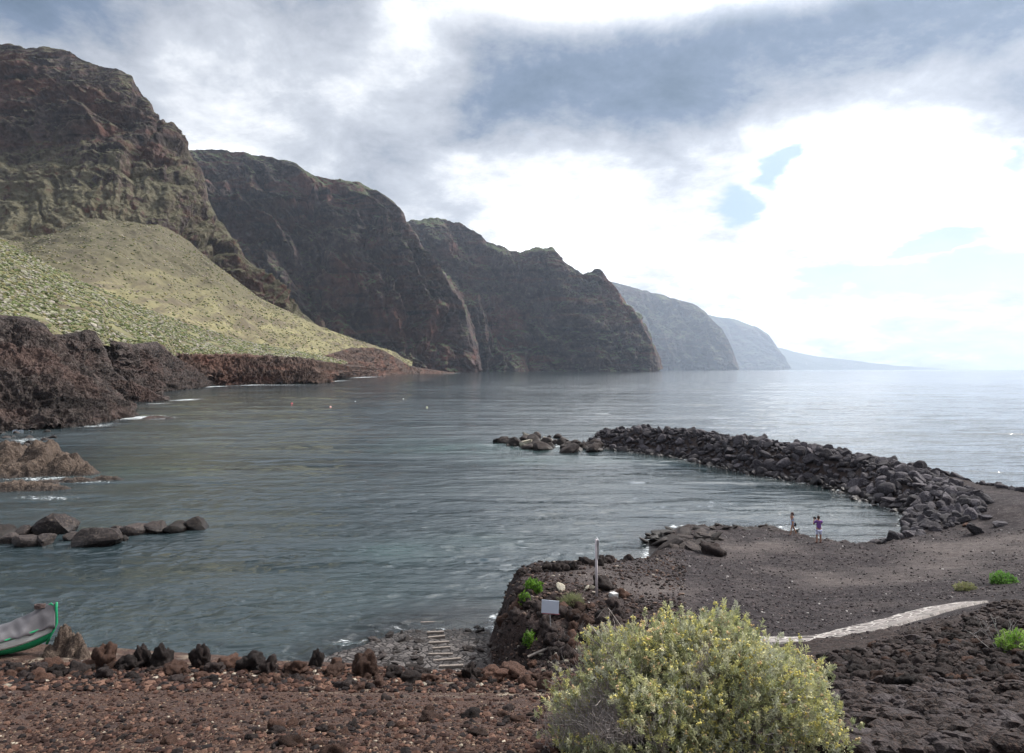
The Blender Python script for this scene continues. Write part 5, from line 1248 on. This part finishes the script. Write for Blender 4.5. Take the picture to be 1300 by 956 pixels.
# woman walking to the left with one hand at her face and a bag at her hip
z = .3
for _ in range(4): x, y, _z = PZ(1006, 678.5, z); z = gz(x, y)
wo = empty('person', (x, y, z), 0, 'woman in short pale blue dress walking left along the shore', 'person', None)
hs2 = (678-650)/F*y/1.66; wo.scale = (hs2,)*3
J = [((0, 0, .90), (.13, .11)), ((0, 0, 1.08), (.10, .09)), ((-.01, 0, 1.26), (.125, .11)), ((-.015, 0, 1.36), (.09, .08)), ((-.02, 0, 1.43), .046), ((-.035, 0, 1.49), .066), ((-.04, 0, 1.57), .084), ((-.035, 0, 1.62), .068),
     ((-.03, -.15, 1.33), .046), ((-.12, -.17, 1.12), .036), ((-.19, -.09, 1.36), .027), ((0, .15, 1.33), .046), ((.10, .17, 1.08), .036), ((.05, .17, .86), .027),
     ((0, -.08, .82), .095), ((-.12, -.08, .47), .054), ((-.15, -.08, .08), .033), ((-.16, -.08, .035), (.034, .03)), ((-.27, -.08, .025), (.034, .02)),
     ((0, .08, .82), .095), ((.13, .08, .48), .054), ((.30, .08, .14), .033), ((.33, .08, .10), (.034, .03)), ((.26, .08, .025), (.034, .02))]
hand(J, E2 := list(E), 10, (-.18, -.05, 1.44), (.25, .2, .9), (0, 1, 0)); hand(J, E2, 13, (.03, .17, .79), (-.2, 0, -1), (1, 0, 0))
skin_body('body', J, E2, M['skin'], wo)
face((-.04, 0, 1.555), wo, (-1, 0, 0))
ell('hair', (-.015, 0, 1.60), (.105, .095, .10), M['hair_brown'], wo); ell('hair_tail', (.075, 0, 1.52), (.045, .05, .10), M['hair_brown'], wo, 3, (0, -.35, 0))
J = [((.0, 0, 1.02), (.12, .11)), ((-.01, 0, 1.26), (.138, .122)), ((-.015, 0, 1.37), (.10, .09)), ((0, 0, .86), (.155, .135)), ((0, 0, .66), (.19, .17))]
skin_body('dress', J, [(0, 1), (1, 2), (0, 3), (3, 4)], M['dress'], wo)
bg_ = empty('handbag', (x+.19*hs2, y-.05, z+.66*hs2), 0, 'dark shoulder bag hanging at the hip of the woman in blue', 'bag')
b = MB(); b.box((0, 0, .10), (.16, .09, .26), None, .25); b.build('pouch', M['black'], bg_, bevel=.02)
b = MB(); b.tube([(-.05, 0, .22), (-.14, -.06, .50), (-.19, -.07, .72), (-.12, .0, .52), (.03, 0, .22)], .008, 5); b.build('strap', M['black'], bg_)

# ------------------------------------------------------------------ pale houses on the faint coastline far away
R = random.Random(9); M['house'] = flat('pale_render', (.7, .68, .64), .9, .03, .05); M['roof'] = flat('tile_roof', (.35, .2, .14), .9, .1, .05)
def house():
    rt = empty('distant_house', (0, 0, 0), 0, 'tiny pale house on the faint coastline at the end of the bay', 'house', 'houses on the faint coastline')
    b = MB(); b.box((0, 0, 12), (62, 40, 36)); b.build('walls', M['house'], rt)
    b = MB(); b.add([(-33, -22, 30), (33, -22, 30), (33, 22, 30), (-33, 22, 30), (-20, 0, 44), (20, 0, 44)], [(0, 1, 5, 4), (1, 2, 5), (2, 3, 4, 5), (3, 0, 4), (3, 2, 1, 0)]); b.build('roof', M['roof'], rt)
    return rt
h0 = house()
for i in range(22):
    px = R.gauss(1078, 24); py = 469-R.uniform(3, 12)*min(1, max(.2, (1180-px)/120)); p = P(px, py, 40500)
    o = h0 if i == 0 else h0.copy()
    if i:
        COL.objects.link(o)
        for ch in h0.children: c = ch.copy(); c.parent = o; COL.objects.link(c)
    o.location = (p[0], p[1], p[2]); o.rotation_euler = (0, 0, R.uniform(-.6, .6))
